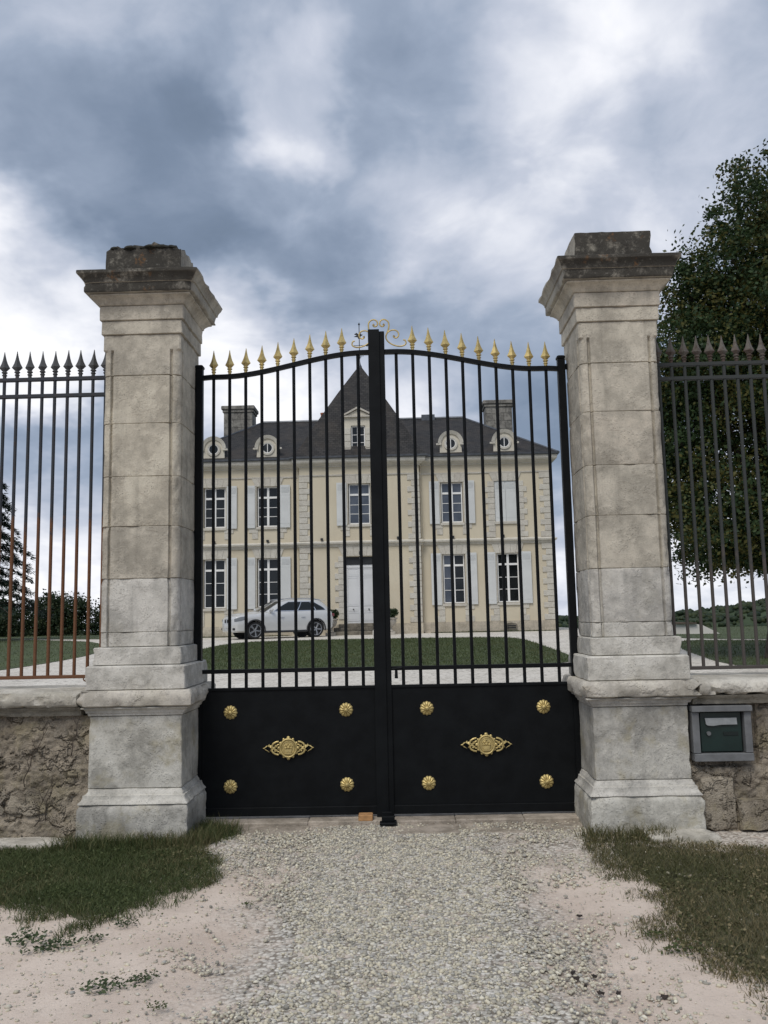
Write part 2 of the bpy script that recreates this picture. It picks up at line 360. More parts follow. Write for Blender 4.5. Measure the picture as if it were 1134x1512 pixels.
def np_mesh(name, V, F, mat, smooth=False):
    me = bpy.data.meshes.new(name); k = F.shape[1]
    me.vertices.add(len(V)); me.vertices.foreach_set('co', V.astype(np.float32).ravel())
    me.loops.add(F.size); me.loops.foreach_set('vertex_index', F.astype(np.int32).ravel())
    me.polygons.add(len(F)); me.polygons.foreach_set('loop_start', np.arange(0, F.size, k, dtype=np.int32))
    me.update(calc_edges=True)
    if smooth: me.polygons.foreach_set('use_smooth', np.ones(len(F), dtype=bool))
    me.materials.append(MATS[mat]); return me
def copy_obj(o, parent, loc=None):
    c = o.copy(); COL.objects.link(c); c.parent = parent
    if loc is not None: c.location = loc
    return c
def fbm(p, s, o=3): return noise.fractal(Vector(p)*s, 1.0, 2.0, o)
def ss(x, a, b):
    t_ = min(1, max(0, (x-a)/(b-a))); return t_*t_*(3-2*t_)

# ------------------------------------------------------------------ the setting: ground, hills
def gz(x, y):
    z = 0.0 if y < 8 else min(0.0225*(y-8), 0.68)
    if x > 8: z -= 0.30*ss(x, 8, 14)*ss(y, 24, 42)
    d = max(0.0, y-56)
    z -= 7.0*ss(d, 0, 45) + 26*ss(d, 40, 380)
    e = max(0.0, abs(x+2)-46)
    z -= 9*ss(e, 0, 60)
    return z
xs = np.unique(np.concatenate([np.linspace(-3.6, 3.6, 91), np.linspace(-30, 30, 41), np.linspace(-120, 120, 25), np.linspace(-2500, 2500, 21)]))
ys = np.unique(np.concatenate([np.linspace(-6, 2, 5), np.linspace(2, 8, 81), np.linspace(8, 70, 63), np.linspace(70, 140, 15), np.linspace(140, 700, 12), np.linspace(700, 3500, 6), np.linspace(-400, -6, 5)]))
V = []
for y in ys:
    for x in xs:
        z = gz(x, y)
        if 1.5 < y < 9 and abs(x) < 3.6:
            k = 0.35 if y > 6.5 else 1.0
            z += k*(0.018*fbm((x, y, 0), 1.3) + 0.006*fbm((x, y, 3), 7)) - k*0.012*(ss(0.35-abs(abs(x-0.1)-0.85), 0, 0.3))
        V.append((x, y, z))
nx = len(xs)
F = [(j*nx+i, j*nx+i+1, (j+1)*nx+i+1, (j+1)*nx+i) for j in range(len(ys)-1) for i in range(nx-1)]
me = bpy.data.meshes.new('ground'); me.from_pydata(V, [], F); me.polygons.foreach_set('use_smooth', [True]*len(F))
put('ground', me, 'ground', kind='structure')

def hill(name, x0, x1, y, amp, base, dep, seed):
    n, k = 120, 14; V = []; rows = []
    for j in range(k):
        v = j/(k-1)
        for i in range(n):
            u = i/(n-1); x = x0+(x1-x0)*u
            h = amp(x) + 2.2*fbm((x*0.02, seed, 0), 1.0, 4)
            z = base + (h-base)*math.sin(min(v*1.25, 1)*math.pi/2)**0.8*(1 if v < 0.85 else 1-(v-0.85)*0.9)
            V.append((x, y+dep*v, z + 1.4*fbm((x, y+dep*v, seed), 0.05, 4)))
    F = [(j*n+i, j*n+i+1, (j+1)*n+i+1, (j+1)*n+i) for j in range(k-1) for i in range(n-1)]
    me = bpy.data.meshes.new(name); me.from_pydata(V, [], F); put(name, me, 'hill_ground', kind='structure')
    return V
hv = hill('wooded_hill', 60, 620, 560, lambda x: -3.0 + 8.5*ss(x, 215, 300) + 2*math.sin(x*0.03), -34, 140, 3.0)
hv2 = hill('hill', -900, 900, 1100, lambda x: -9 + 6*math.sin(x*0.006+1.0), -40, 260, 8.0)
# canopy of the far wood: thousands of crowns nobody could count
ico = bmesh.new(); bmesh.ops.create_icosphere(ico, subdivisions=1, radius=1.0)
IV = np.array([v.co[:] for v in ico.verts]); IF = np.array([[v.index for v in f.verts] for f in ico.faces]); ico.free()
P = np.array(hv); sel = P[rng.integers(0, len(P), 3600)] + rng.normal(0, 3.0, (3600, 3))*np.array([1.4, 1, 0.15])
sz = rng.uniform(1.6, 3.6, (3600, 1, 1))
V = (IV[None]*(1+rng.normal(0, 0.13, (3600, len(IV), 1))))*sz*np.array([1, 1, 0.8]) + sel[:, None, :]
F = IF[None]+(np.arange(3600)*len(IV))[:, None, None]
put('distant_wood', np_mesh('distant_wood', V.reshape(-1, 3), F.reshape(-1, 3), 'leaf_far', True), None, kind='stuff', label='dark wooded hillside across the valley beyond the large tree', category='wood')

def leaf_cloud(n, centre, rad, size, flat=1.0, clump=0.0):
    c_ = np.array(centre)
    d = rng.normal(0, 1, (n, 3)); d /= np.linalg.norm(d, axis=1)[:, None]
    r_ = rng.random(n)**0.45
    return c_ + d*r_[:, None]*np.array(rad)
def leaf_quads(C_, size, up=0.0, aspect=0.6):
    n = len(C_)
    a = rng.normal(0, 1, (n, 3)); a[:, 2] *= (1-up); a /= np.linalg.norm(a, axis=1)[:, None]
    b = np.cross(a, rng.normal(0, 1, (n, 3))); b /= np.linalg.norm(b, axis=1)[:, None]
    s = (size*rng.uniform(0.6, 1.35, n))[:, None]
    V = np.stack([C_-a*s*.5, C_+b*s*.5*aspect, C_+a*s*.5, C_-b*s*.5*aspect], 1).reshape(-1, 3)
    return V, np.arange(4*n).reshape(n, 4)
# ------------------------------------------------------------------ lawns (sheets following the ground, blades on top)
def in_poly(px, py, poly):
    c = np.zeros(len(px), bool); n = len(poly)
    for i in range(n):
        (xa, ya), (xb, yb) = poly[i], poly[(i+1) % n]
        if ya == yb: continue
        c ^= ((ya > py) != (yb > py)) & (px < (xb-xa)*(py-ya)/(yb-ya)+xa)
    return c
def smooth_poly(p, it=2):
    for _ in range(it):
        q = []
        for i in range(len(p)):
            a, b = p[i], p[(i+1) % len(p)]
            q += [(a[0]*.75+b[0]*.25, a[1]*.75+b[1]*.25), (a[0]*.25+b[0]*.75, a[1]*.25+b[1]*.75)]
        p = q
    return p
def gz_np(x, y): return np.array([gz(a, b) for a, b in zip(x, y)])
def blades(n_try, poly, dens_fn, h0, h1, wd, lean, zfn, seg=1):
    bx = [min(p[0] for p in poly)-.15, max(p[0] for p in poly)+.15]; by = [min(p[1] for p in poly)-.15, max(p[1] for p in poly)+.15]
    x = rng.uniform(*bx, n_try); y = rng.uniform(*by, n_try)
    jx, jy = dens_fn(x, y)
    k = in_poly(x+jx, y+jy, poly); x, y = x[k], y[k]; n = len(x)
    z = zfn(x, y)
    a = rng.uniform(0, 2*np.pi, n); h = rng.uniform(h0, h1, n); ww = wd*rng.uniform(0.6, 1.3, n)
    la = rng.uniform(0, 2*np.pi, n); ll = h*lean*rng.uniform(0.1, 1.0, n)
    bs = np.stack([x, y, z-0.01], 1); dx = np.stack([np.cos(a), np.sin(a), 0*a], 1)*ww[:, None]/2
    tip = bs+np.stack([np.cos(la)*ll, np.sin(la)*ll, h+0.01], 1)
    if seg == 1:
        V = np.stack([bs-dx, bs+dx, tip], 1); F = np.arange(n*3).reshape(n, 3)
        return V.reshape(-1, 3), F
    md = bs+(tip-bs)*np.array([0.38, 0.38, 0.62])
    V = np.stack([bs-dx, bs+dx, md+dx*.7, md-dx*.7, tip], 1).reshape(-1, 3)
    o = np.arange(n)[:, None]*5
    F = np.concatenate([o+np.array([[0, 1, 2]]), o+np.array([[0, 2, 3]]), o+np.array([[3, 2, 4]])])
    return V, F
def jit(amp): return lambda x, y: (rng.normal(0, amp, len(x)), rng.normal(0, amp, len(x)))
def lawn_sheet(name, poly, mat, lift, step=0.8):
    bm = bmesh.new()
    vs_ = [bm.verts.new((x, y, 0)) for x, y in poly]; bm.faces.new(vs_)
    xs_ = [p[0] for p in poly]; ys_ = [p[1] for p in poly]
    for ax, lo, hi in (((1, 0, 0), min(xs_), max(xs_)), ((0, 1, 0), min(ys_), max(ys_))):
        for k in np.arange(lo+step, hi, step):
            bmesh.ops.bisect_plane(bm, geom=bm.verts[:]+bm.edges[:]+bm.faces[:], plane_co=(k*ax[0], k*ax[1], 0), plane_no=ax)
    for v in bm.verts:
        v.co.z = gz(v.co.x, v.co.y)+lift
        if v.co.y < 8: v.co.z += 0.018*fbm((v.co.x, v.co.y, 0), 1.3) + 0.006*fbm((v.co.x, v.co.y, 3), 7)
    me = bpy.data.meshes.new(name); bm.to_mesh(me); bm.free()
    for p in me.polygons:
        if p.normal.z < 0: p.flip()
    return put(name, me, mat, kind='structure')
LAWNS = [('lawn_middle', [(-5.9, 22.0), (-2, 21.7), (3.9, 21.6), (4.75, 23.0), (4.8, 28), (4.7, 34.5), (3.6, 35.4), (0, 36.0), (-5.5, 36.0), (-7.0, 34.6), (-7.2, 28.0), (-6.9, 23.6)], 60000),
         ('lawn_left', [(-10.7, 23.0), (-10.35, 26.0), (-10.4, 29.5), (-11.5, 34), (-14, 39), (-19, 45), (-26, 54), (-50, 54), (-50, 19), (-11.6, 19)], 90000),
         ('lawn_right', [(8.5, 26.8), (8.0, 23.3), (7.7, 21), (8, 19.6), (9.5, 17.5), (30, 17.5), (30, 31), (11.8, 31.5), (9.8, 31.0)], 60000),
         ('meadow_right', [(11.0, 32.3), (60, 32.0), (60, 64), (10.5, 64), (10.2, 34)], 40000),
         ('meadow_left', [(-14.6, 43.2), (-19.7, 46.4), (-26.5, 54.8), (-50, 54.8), (-50, 68), (-13, 68), (-13.0, 46)], 30000),
         ('grass_border_right', [(1.5, 42.35), (7.55, 42.30), (7.55, 42.92), (1.5, 42.92)], 5000), ('grass_border_left', [(-11.6, 42.35), (-5.4, 42.40), (-5.4, 42.92), (-11.6, 42.92)], 5000)]
GV, GF, off = [], [], 0
for nm, poly, n in LAWNS:
    poly = smooth_poly(poly)
    lawn_sheet(nm, poly, 'lawn_soil', 0.012, 1.5)
    clip = [p for p in poly]
    V, F = blades(n, clip, jit(0.05), 0.03, 0.075, 0.022, 0.9, gz_np)
    GV.append(V); GF.append(F+off); off += len(V)
put('lawn_grass', np_mesh('lawn_grass', np.concatenate(GV), np.concatenate(GF), 'lawn_blade'), None, kind='stuff', label='short mown green grass on the lawns inside the gate', category='grass')

def near_z(x, y): return np.array([0.018*fbm((a, b, 0), 1.3) + 0.006*fbm((a, b, 3), 7) for a, b in zip(x, y)])
def inset(poly, d):
    out = []; n = len(poly); ar = sum(poly[i][0]*poly[(i+1) % n][1]-poly[(i+1) % n][0]*poly[i][1] for i in range(n)); sg = 1 if ar > 0 else -1
    for i in range(n):
        a, b, c_ = Vector(poly[i-1]), Vector(poly[i]), Vector(poly[(i+1) % n])
        e0, e1 = (b-a).normalized(), (c_-b).normalized()
        nn = Vector((-(e0.y+e1.y), e0.x+e1.x)); nn = nn.normalized() if nn.length > 1e-6 else Vector((-e0.y, e0.x))
        out.append((b.x+sg*nn.x*d, b.y+sg*nn.y*d))
    return out
GL = [(-1.24, 6.72), (-1.17, 6.2), (-1.15, 5.65), (-1.24, 5.2), (-1.40, 4.80), (-1.6, 4.62), (-1.84, 4.83), (-2.14, 5.0), (-2.6, 4.9), (-3.6, 4.6), (-4.6, 5.0), (-4.6, 6.35), (-2.8, 6.33), (-2.3, 6.36)]
GR = [(1.45, 6.35), (1.38, 5.75), (1.46, 5.14), (1.43, 4.86), (1.33, 4.61), (1.42, 4.34), (1.47, 4.03), (1.62, 3.79), (1.8, 3.2), (2.6, 2.9), (4.4, 3.2), (4.6, 5.7), (2.7, 5.85), (2.3, 6.05), (1.75, 6.3)]
for nm, poly, mt, sheet, lab, hts in (('verge_grass', GL, 'grass_green', 'verge_soil_left', 'rough green verge grass below the rusty railing side of the wall', (0.012, 0.060)),
                           ('verge_grass', GR, 'grass_dry', 'verge_soil_right', 'rough brownish green verge grass below the mailbox', (0.012, 0.045))):
    lawn_sheet(sheet, smooth_poly(inset(poly, 0.16), 1), 'soil_grass', 0.004, 0.12)
    def patch(x, y):
        q = np.array([0.30*fbm((a, b, 9), 3.0, 4) for a, b in zip(x, y)])
        return q + rng.normal(0, 0.05, len(x)), np.roll(q, 7)*0 + q*0.6 + rng.normal(0, 0.04, len(x))
    V, F = blades(170000, poly, patch, hts[0], hts[1], 0.0042, 1.9, near_z, 2)
    xx = rng.uniform(min(p[0] for p in poly), max(p[0] for p in poly), 30000); yy = rng.uniform(min(p[1] for p in poly), max(p[1] for p in poly), 30000)
    pj = patch(xx, yy); kk = in_poly(xx+pj[0], yy+pj[1], poly) & (np.array([fbm((a, b, 21), 2.2, 3) for a, b in zip(xx, yy)]) > 0.0)
    LV, LF = leaf_quads(np.stack([xx[kk], yy[kk], near_z(xx[kk], yy[kk])+rng.uniform(0.008, 0.04, kk.sum())], 1), 0.017, 0.6, 0.7)
    F = np.concatenate([F, np.concatenate([LF[:, [0, 1, 2]], LF[:, [0, 2, 3]]])+len(V)]); V = np.concatenate([V, LV])
    put(nm, np_mesh(nm, V, F, mt), None, kind='stuff', label=lab, category='grass')
# tall blades at the pillar foot
V, F = blades(16000, [(-2.35, 6.36), (-2.35, 6.15), (-1.3, 6.2), (-1.12, 6.75), (-1.45, 6.85), (-1.46, 6.38)], jit(0.03), 0.03, 0.13, 0.005, 1.0, near_z, 2)
put('tall_grass', np_mesh('tall_grass', V, F, 'grass_green'), None, kind='stuff', label='tufts of taller grass at the foot of the mossy capped pillar', category='grass')
V, F = blades(3500, [(1.38, 6.42), (1.4, 6.2), (2.0, 6.2), (2.0, 6.36)], jit(0.03), 0.03, 0.11, 0.005, 1.0, near_z, 2)
put('tall_grass', np_mesh('tall_grass', V, F, 'grass_dry'), None, kind='stuff', label='thin dry grass at the foot of the pillar beside the mailbox', category='grass')

# ------------------------------------------------------------------ loose pebbles
def pebbles(n_try, fn, s0, s1, x0, x1, y0, y1):
    x = rng.uniform(x0, x1, n_try); y = rng.uniform(y0, y1, n_try)
    d = np.array([fn(a, b) for a, b in zip(x, y)]); k = rng.random(n_try) < d
    x, y = x[k], y[k]; n = len(x)
    z = near_z(x, y)
    s = s0+(s1-s0)*rng.random(n)**2.2
    sc = s[:, None]*np.stack([rng.uniform(.75, 1.35, n), rng.uniform(.7, 1.1, n), rng.uniform(.45, .8, n)], 1)
    a = rng.uniform(0, 2*np.pi, n); ca, sa = np.cos(a), np.sin(a)
    L = IV2[None]*(1+rng.normal(0, .15, (n, len(IV2), 1)))*sc[:, None, :]
    X_ = L[..., 0]*ca[:, None]-L[..., 1]*sa[:, None]; Y_ = L[..., 0]*sa[:, None]+L[..., 1]*ca[:, None]
    V = np.stack([X_+x[:, None], Y_+y[:, None], L[..., 2]+(z+sc[:, 2]*0.35)[:, None]], 2)
    F = IF2[None]+(np.arange(n)*len(IV2))[:, None, None]
    return V.reshape(-1, 3), F.reshape(-1, 3)
IV2, IF2 = IV, IF
def pdens(x, y):
    wv = 0.45*fbm((x, y, 1), 1.6, 4)
    if y > 0 and in_poly(np.array([x]), np.array([y]), GL if x < 0 else GR)[0]: return 0.03
    strip_ = ss(abs(x-0.10)+wv, 0.85 if y < 5 else 1.0, 0.40)
    gate_ = ss(y+wv, 5.2, 5.9)*ss(y, 7.0, 6.5)*0.7
    pat = ss(fbm((x, y, 5), 2.2, 4), 0.15, 0.4)*0.35
    return max(strip_*0.95, gate_*ss(fbm((x, y, 8), 3, 3), -0.35, 0.25), pat, 0.05)
V, F = pebbles(78000, pdens, 0.0045, 0.0135, -2.3, 2.3, 2.6, 6.95)
def pdens2(x, y): return 0.0 if in_poly(np.array([x]), np.array([y]), GL if x < 0 else GR)[0] else 0.25+0.5*ss(fbm((x, y, 15), 1.8, 4), -0.1, 0.4)
V2, F2 = pebbles(26000, pdens2, 0.002, 0.0065, -2.3, 2.3, 2.8, 6.9)
V, F = np.concatenate([V, V2]), np.concatenate([F, F2+len(V)])
put('gravel', np_mesh('gravel', V, F, 'pebble', True), None, kind='stuff', label='grey and white loose gravel strewn down the entrance drive', category='gravel')

def spline(pts, n=8):
    out = []; P_ = [Vector(p) for p in pts]
    for i in range(len(P_)-1):
        a, b, c_, d = P_[max(i-1, 0)], P_[i], P_[i+1], P_[min(i+2, len(P_)-1)]
        for k in range(n):
            u = k/n
            out.append(0.5*((2*b)+(c_-a)*u+(2*a-5*b+4*c_-d)*u*u+(3*b-a-3*c_+d)*u**3))
    return out+[P_[-1]]
# ------------------------------------------------------------------ stone pillars
def sq_ring(h, z, n=14, ch=0.006):
    pts = []
    for s in range(4):
        a = [(-h+ch, -h), (h-ch, -h)]
        for i in range(n+1):
            u = i/n; x = a[0][0]+(a[1][0]-a[0][0])*u; y = -h
            c_, s_ = [(1, 0), (0, 1), (-1, 0), (0, -1)][s]
            pts.append((x*c_-y*s_, x*s_+y*c_, z))
    return pts
def bead_ring(h, z, k=1.0):
    """square shaft with a sunk quarter-round bead on every corner; k fades the bead to a plain corner"""
    cor = [(h-0.085, -h), (h-0.079, -h+0.024*k), (h-0.068, -h+0.026*k), (h-0.060, -h+0.006*k)]
    for q in range(6):
        a = R(-90+q*18); cx, cy, rr = h-0.058, -h+0.058, 0.054
        bx, by = cx+rr*math.cos(a), cy+rr*math.sin(a)
        u = q/5; sqx, sqy = (h-0.058+min(1, 2*u)*0.058, -h+max(0, 2*u-1)*0.058)
        cor.append((bx*k+sqx*(1-k), by*k+sqy*(1-k)))
    cor += [(h-0.006*k, -h+0.060), (h-0.026*k, -h+0.068), (h-0.024*k, -h+0.079), (h, -h+0.085)]
    pts = []
    for s in range(4):
        c_, s_ = [(1, 0), (0, 1), (-1, 0), (0, -1)][s]
        seq = [(-h+0.085+(2*h-0.17)*i/9, -h) for i in range(1, 9)] + cor
        pts += [(x*c_-y*s_, x*s_+y*c_, z) for x, y in seq]
    return pts
def weather(me, amp, chip, seed, edge=None, org=(0, 0, 0)):
    for v in me.vertices:
        p = v.co+Vector(org); n = Vector((v.co.x, v.co.y, 0)); n = n.normalized() if n.length > 1e-4 else Vector((0, 0, 1))
        d = amp*fbm((p.x+seed, p.y, p.z), 6, 4)
        if chip:
            c_ = fbm((p.x, p.y+seed, p.z*1.4), 9, 4)
            e = 1.0
            if edge: e = max(0.12, 1-min(abs(v.co.z-edge[0]), abs(v.co.z-edge[1]))/0.05)
            cor = min(abs(v.co.x), abs(v.co.y))/max(abs(v.co.x), abs(v.co.y), 1e-4)
            e = max(e*0.8, ss(cor, 0.86, 0.99))
            if c_ > 0.12: d -= chip*ss(c_, 0.12, 0.5)*e
        v.co += n*d
def zr(z0, z1, st): 
    n = max(2, int((z1-z0)/st)+1); return [z0+(z1-z0)*i/(n-1) for i in range(n)]
def course(name, parent, ringfn, prof, mat, seed, amp=0.004, chip=0.0, smooth=40):
    """prof: list of (offset, z)"""
    z0, z1 = prof[0][1], prof[-1][1]
    rings = []
    for i, (o, z) in enumerate(prof):
        if i:
            (po, pz) = prof[i-1]; k = int(abs(z-pz)/0.045)
            for j in range(1, k+1): rings.append(ringfn(po+(o-po)*j/(k+1), pz+(z-pz)*j/(k+1)))
        rings.append(ringfn(o, z))
    g = 0.0010
    first = ringfn(prof[0][0]-0.0045, z0+g); last = ringfn(prof[-1][0]-0.0045, z1-g)
    rings[0] = ringfn(prof[0][0], z0+g+0.0035); rings[-1] = ringfn(prof[-1][0], z1-g-0.0035)
    mb = MB(); mb.loft([first]+rings+[last])
    me = mb.mesh(name, smooth); weather(me, amp, chip, seed, (z0, z1), parent.location)
    return put(name, me, mat, parent)
SH = 0.305
def pillar(name, cx, label, seed, ragged):
    p = thing(name, label, 'gate pillar', (cx, 6.805, 0), group='stone pillars either side of the gate')
    sq = lambda o, z: sq_ring(SH+o, z)
    bd = lambda o, z: bead_ring(SH+o, z)
    course('plinth_stone', p, sq, [(0.10, -0.12), (0.105, 0.235), (0.095, 0.268)], 'limestone_pedestal', seed+1, 0.012, 0.030)
    course('base_moulding', p, sq, [(0.099, 0.27), (0.096, 0.283), (0.080, 0.297), (0.071, 0.316), (0.069, 0.333), (0.057, 0.336), (0.055, 0.352), (0.046, 0.362), (0.044, 0.376)], 'limestone_pale', seed+2, 0.004, 0.016)
    course('pedestal_block', p, sq, [(0.040, 0.378), (0.040, 0.898)], 'limestone_pedestal', seed+3, 0.006, 0.010)
    course('pedestal_moulding', p, sq, [(0.050, 0.900), (0.053, 0.922), (0.064, 0.925), (0.066, 0.938), (0.076, 0.950), (0.092, 0.956), (0.094, 0.966)], 'limestone_pale', seed+4, 0.004, 0.012)
    course('ledge_stone', p, sq, [(0.112, 0.968), (0.124, 0.980), (0.126, 1.058), (0.106, 1.088)], 'coping_stone', seed+5, 0.010, 0.055)
    course('footing_block', p, sq, [(0.068, 1.090), (0.068, 1.255), (0.060, 1.268)], 'limestone_pale', seed+6, 0.004, 0.016)
    course('footing_block', p, sq, [(0.030, 1.270), (0.030, 1.395), (0.022, 1.402)], 'limestone_pale', seed+7, 0.004, 0.016)
    zs = [1.404, 1.512, 1.915, 2.315, 2.702, 3.118, 3.500]
    for i in range(6):
        course('shaft_block', p, bd, [(0.0, zs[i]), (0.0, zs[i+1])], 'limestone_pale' if i < 2 else 'limestone', seed+10+i, 0.0045, 0.016)
    top = lambda o, z: bead_ring(SH+o, z, 1.0 if z < 3.70 else 0.0)
    course('shaft_block', p, top, [(0, 3.502), (0, 3.695), (0, 3.708), (0, 3.828)], 'limestone', seed+18, 0.004, 0.006)
    course('frieze_block', p, sq, [(0.014, 3.830), (0.014, 3.940)], 'limestone', seed+19, 0.003, 0.008)
    course('frieze_block', p, sq, [(0.026, 3.942), (0.026, 4.058)], 'limestone', seed+20, 0.003, 0.008)
    course('cornice_moulding', p, sq, [(0.034, 4.060), (0.040, 4.078), (0.050, 4.092), (0.070, 4.112), (0.090, 4.122), (0.092, 4.136)], 'limestone', seed+21, 0.002, 0.006)
    course('cornice_stone', p, sq, [(0.118, 4.138), (0.121, 4.150), (0.121, 4.212), (0.131, 4.216), (0.133, 4.230), (0.141, 4.250), (0.158, 4.272), (0.168, 4.280), (0.168, 4.306)], 'limestone_lichen', seed+22, 0.004, 0.022)
    cap = course('cap_stone', p, sq, [(-0.003, 4.306), (-0.006, 4.565)], 'limestone_lichen', seed+23, 0.008, 0.014)
    if ragged:
        for v in cap.data.vertices:
            if v.co.z > 4.48: v.co.z += 0.05*fbm((v.co.x*1.0, v.co.y, seed), 11, 4)-0.008
        # moss cushions along the top arris
        for i in range(22):
            mb = MB(); x = -0.25+0.5*random.random(); y = -0.29+0.55*random.random() if i > 9 else -0.27
            rr = random.uniform(0.03, 0.06)
            mb.lathe([(0.3*rr, -rr*.4), (rr, -rr*.15), (rr*.95, rr*.12), (rr*.6, rr*.32), (rr*.15, rr*.38)], (x, y, 4.548), 10)
            for q in range(len(mb.v)):
                vx = mb.v[q]; d = 0.010*fbm(vx, 30, 3); mb.v[q] = (vx[0]+d, vx[1]+d, vx[2]+d)
            mb.obj('moss_cushion', 'moss', p, 60)
    return p
paint('moss', (0.020, 0.020, 0.015), 0.95, 0.5, 20, bumps=1.0, bscale=60)
PL = pillar('gate_pillar', -1.848, 'weathered limestone gate pillar with a ragged mossy cap beside the rusty railing', 3.0, True)
PR = pillar('gate_pillar', 1.868, 'weathered limestone gate pillar with orange lichen cap beside the mailbox', 47.0, False)

# ------------------------------------------------------------------ low walls with coping
def rough_stone(w_, h_, dpt, seed, ex=5, wob=0.26):
    """irregular slab of stone, face towards -y, centred"""
    n = 24; ring = []
    ph = random.random()*9
    for i in range(n):
        a = 2*math.pi*i/n; ca, sa = math.cos(a), math.sin(a)
        k = (abs(ca)**ex+abs(sa)**ex)**(-1/ex)*(1+wob*noise.noise(Vector((ca*1.7+ph, sa*1.7, seed))))
        ring.append((ca*k*w_/2, sa*k*h_/2))
    mb = MB()
    mb.loft([[(x, 0.05, z) for x, z in ring], [(x, -dpt*0.6, z) for x, z in ring], [(x*.93, -dpt, z*.93) for x, z in ring], [(x*.55, -dpt*1.12, z*.55) for x, z in ring]])
    for q in range(len(mb.v)):
        v = mb.v[q]; d = 0.014*fbm((v[0]+seed, v[1], v[2]), 16, 4)
        mb.v[q] = (v[0]+d, v[1]+d*0.9, v[2]+d*0.6)
    return mb
def low_wall(x0, x1, label, seed, holes=()):
    sgn = 1 if x1 > 0 else -1
    wl = thing('low_wall', label, 'wall', ((x0+x1)/2, 6.79, 0), group='low walls carrying the railings')
    ox = wl.location.x
    # mortar body with an eroded face
    nx_, nz_ = 230, 90; V = []; F = []
    for j in range(nz_+1):
        for i in range(nx_+1):
            x = x0-(0.09 if x0 > 0 else 0)+(x1-x0+0.09)*i/nx_; z = -0.12+(0.905+0.12)*j/nz_
            y = 6.510+0.040*fbm((x, z, seed), 2.4, 5)+0.018*fbm((x, z, seed+4), 9, 5)-0.014*abs(fbm((x, z, seed+9), 20, 3))+0.012*fbm((x, z, seed+2), 34, 3)
            if any(a-0.01 < x < b+0.02 and c_-0.0 < z < d_ for a, b, c_, d_ in holes[:1]): y = 6.54
            V.append((x-ox, y-6.79, z))
    F = [(j*(nx_+1)+i, j*(nx_+1)+i+1, (j+1)*(nx_+1)+i+1, (j+1)*(nx_+1)+i) for j in range(nz_) for i in range(nx_)]
    mb = MB(); mb.add(V, F); mb.box(x0-ox+.02, x1-ox-.02, -0.20, 0.20, -0.12, 0.9)
    mb.obj('mortar_core', 'mortar', wl, 50)
    z = 0.02; r_ = random.Random(int(seed*10)); row = 0
    while z < 0.86:
        h_ = r_.uniform(0.11, 0.22)
        if z+h_ > 0.86: h_ = 0.885-z
        if h_ < 0.07: break
        x = x0+0.03+r_.uniform(0, 0.12)
        while x < x1-0.1:
            w_ = r_.uniform(0.14, 0.36)
            if x+w_ > x1: w_ = x1-x
            cx_, cz_ = x+w_/2, z+h_/2
            clash = any(a-0.02 < cx_+w_/2 and cx_-w_/2 < b+0.02 and c_-0.02 < cz_+h_/2 and cz_-h_/2 < d_+0.02 for a, b, c_, d_ in holes)
            if not clash and r_.random() < 0.40:
                o = rough_stone(w_-0.012, h_-0.012, r_.uniform(-0.004, 0.016), r_.random()*40).obj('stone', 'rubble', wl, 45, loc=(cx_-ox, 6.512-6.79, cz_))
                o.rotation_euler = (r_.uniform(-.05, .05), r_.uniform(-.10, .10), 0)
            x += w_+0.004
        z += h_
    # under-moulding and coping stones, butted end to end
    rc = random.Random(int(seed))
    x = x0; i = 0
    xs_ = [x0]
    while x < x1-0.5: x += rc.uniform(0.55, 0.95); xs_.append(min(x, x1))
    if xs_[-1] < x1: xs_.append(x1)
    if sgn < 0: xs_ = [x0+x1-q for q in xs_][::-1]
    e0 = 2.252*sgn; e1 = xs_[0] if sgn > 0 else xs_[-1]
    MB().loft([[(xx-ox, yy-6.79, zz) for yy, zz in ((6.500, 0.905), (6.46, 0.907), (6.452, 0.925), (6.445, 0.945), (6.425, 0.955), (6.415, 0.972), (6.9, 0.974), (6.9, 0.905))] for xx in (e0, e1)]).obj('wall_moulding', 'limestone_lichen_low', wl)
    for a, b in zip(xs_[:-1], xs_[1:]):
        def seg(prof, nm, mt, amp, chip, inset):
            k = max(4, int((b-a)/0.03)); rings = []
            for q in range(k+1):
                x = a+inset+(b-a-2*inset)*q/k; ring = []
                for yy, zz in prof:
                    n_ = fbm((x, yy*2+seed, zz), 9, 4); d = amp*n_
                    e = max(0.0, 0.25 if yy > 6.6 else 1.0)
                    if n_ > 0.1: d += chip*ss(n_, 0.1, 0.5)*e
                    ring.append((x-ox, yy-6.79+d*(1 if yy < 6.8 else -1), zz-(d*0.25 if zz > 1.03 else -d*0.3)))
                rings.append(ring)
            mb = MB(); mb.loft(rings); mb.obj(nm, mt, wl, 50)
        seg([(6.500, 0.905), (6.46, 0.907), (6.452, 0.925), (6.445, 0.945), (6.425, 0.955), (6.415, 0.972), (6.5, 0.974), (6.9, 0.974), (6.9, 0.905)], 'wall_moulding', 'limestone_lichen_low', 0.004, 0.012, -0.001 if False else 0.001)
        seg([(6.405, 0.976), (6.384, 0.995), (6.380, 1.03), (6.384, 1.058), (6.41, 1.080), (6.5, 1.086), (6.62, 1.09), (6.8, 1.09), (7.05, 1.09), (7.05, 0.976), (6.8, 0.976), (6.6, 0.976)], 'coping_stone', 'coping_stone', 0.008, 0.030, 0.003)
    return wl
stone('limestone_lichen_low', (0.36, 0.335, 0.28), (0.21, 0.195, 0.165), grime=0.6, algae=0.15)
low_wall(-4.8, -2.262, 'tan rubble wall with pale coping under the rusty railing', 3.3)
MBX = (2.225, 2.675, 0.505, 0.91)
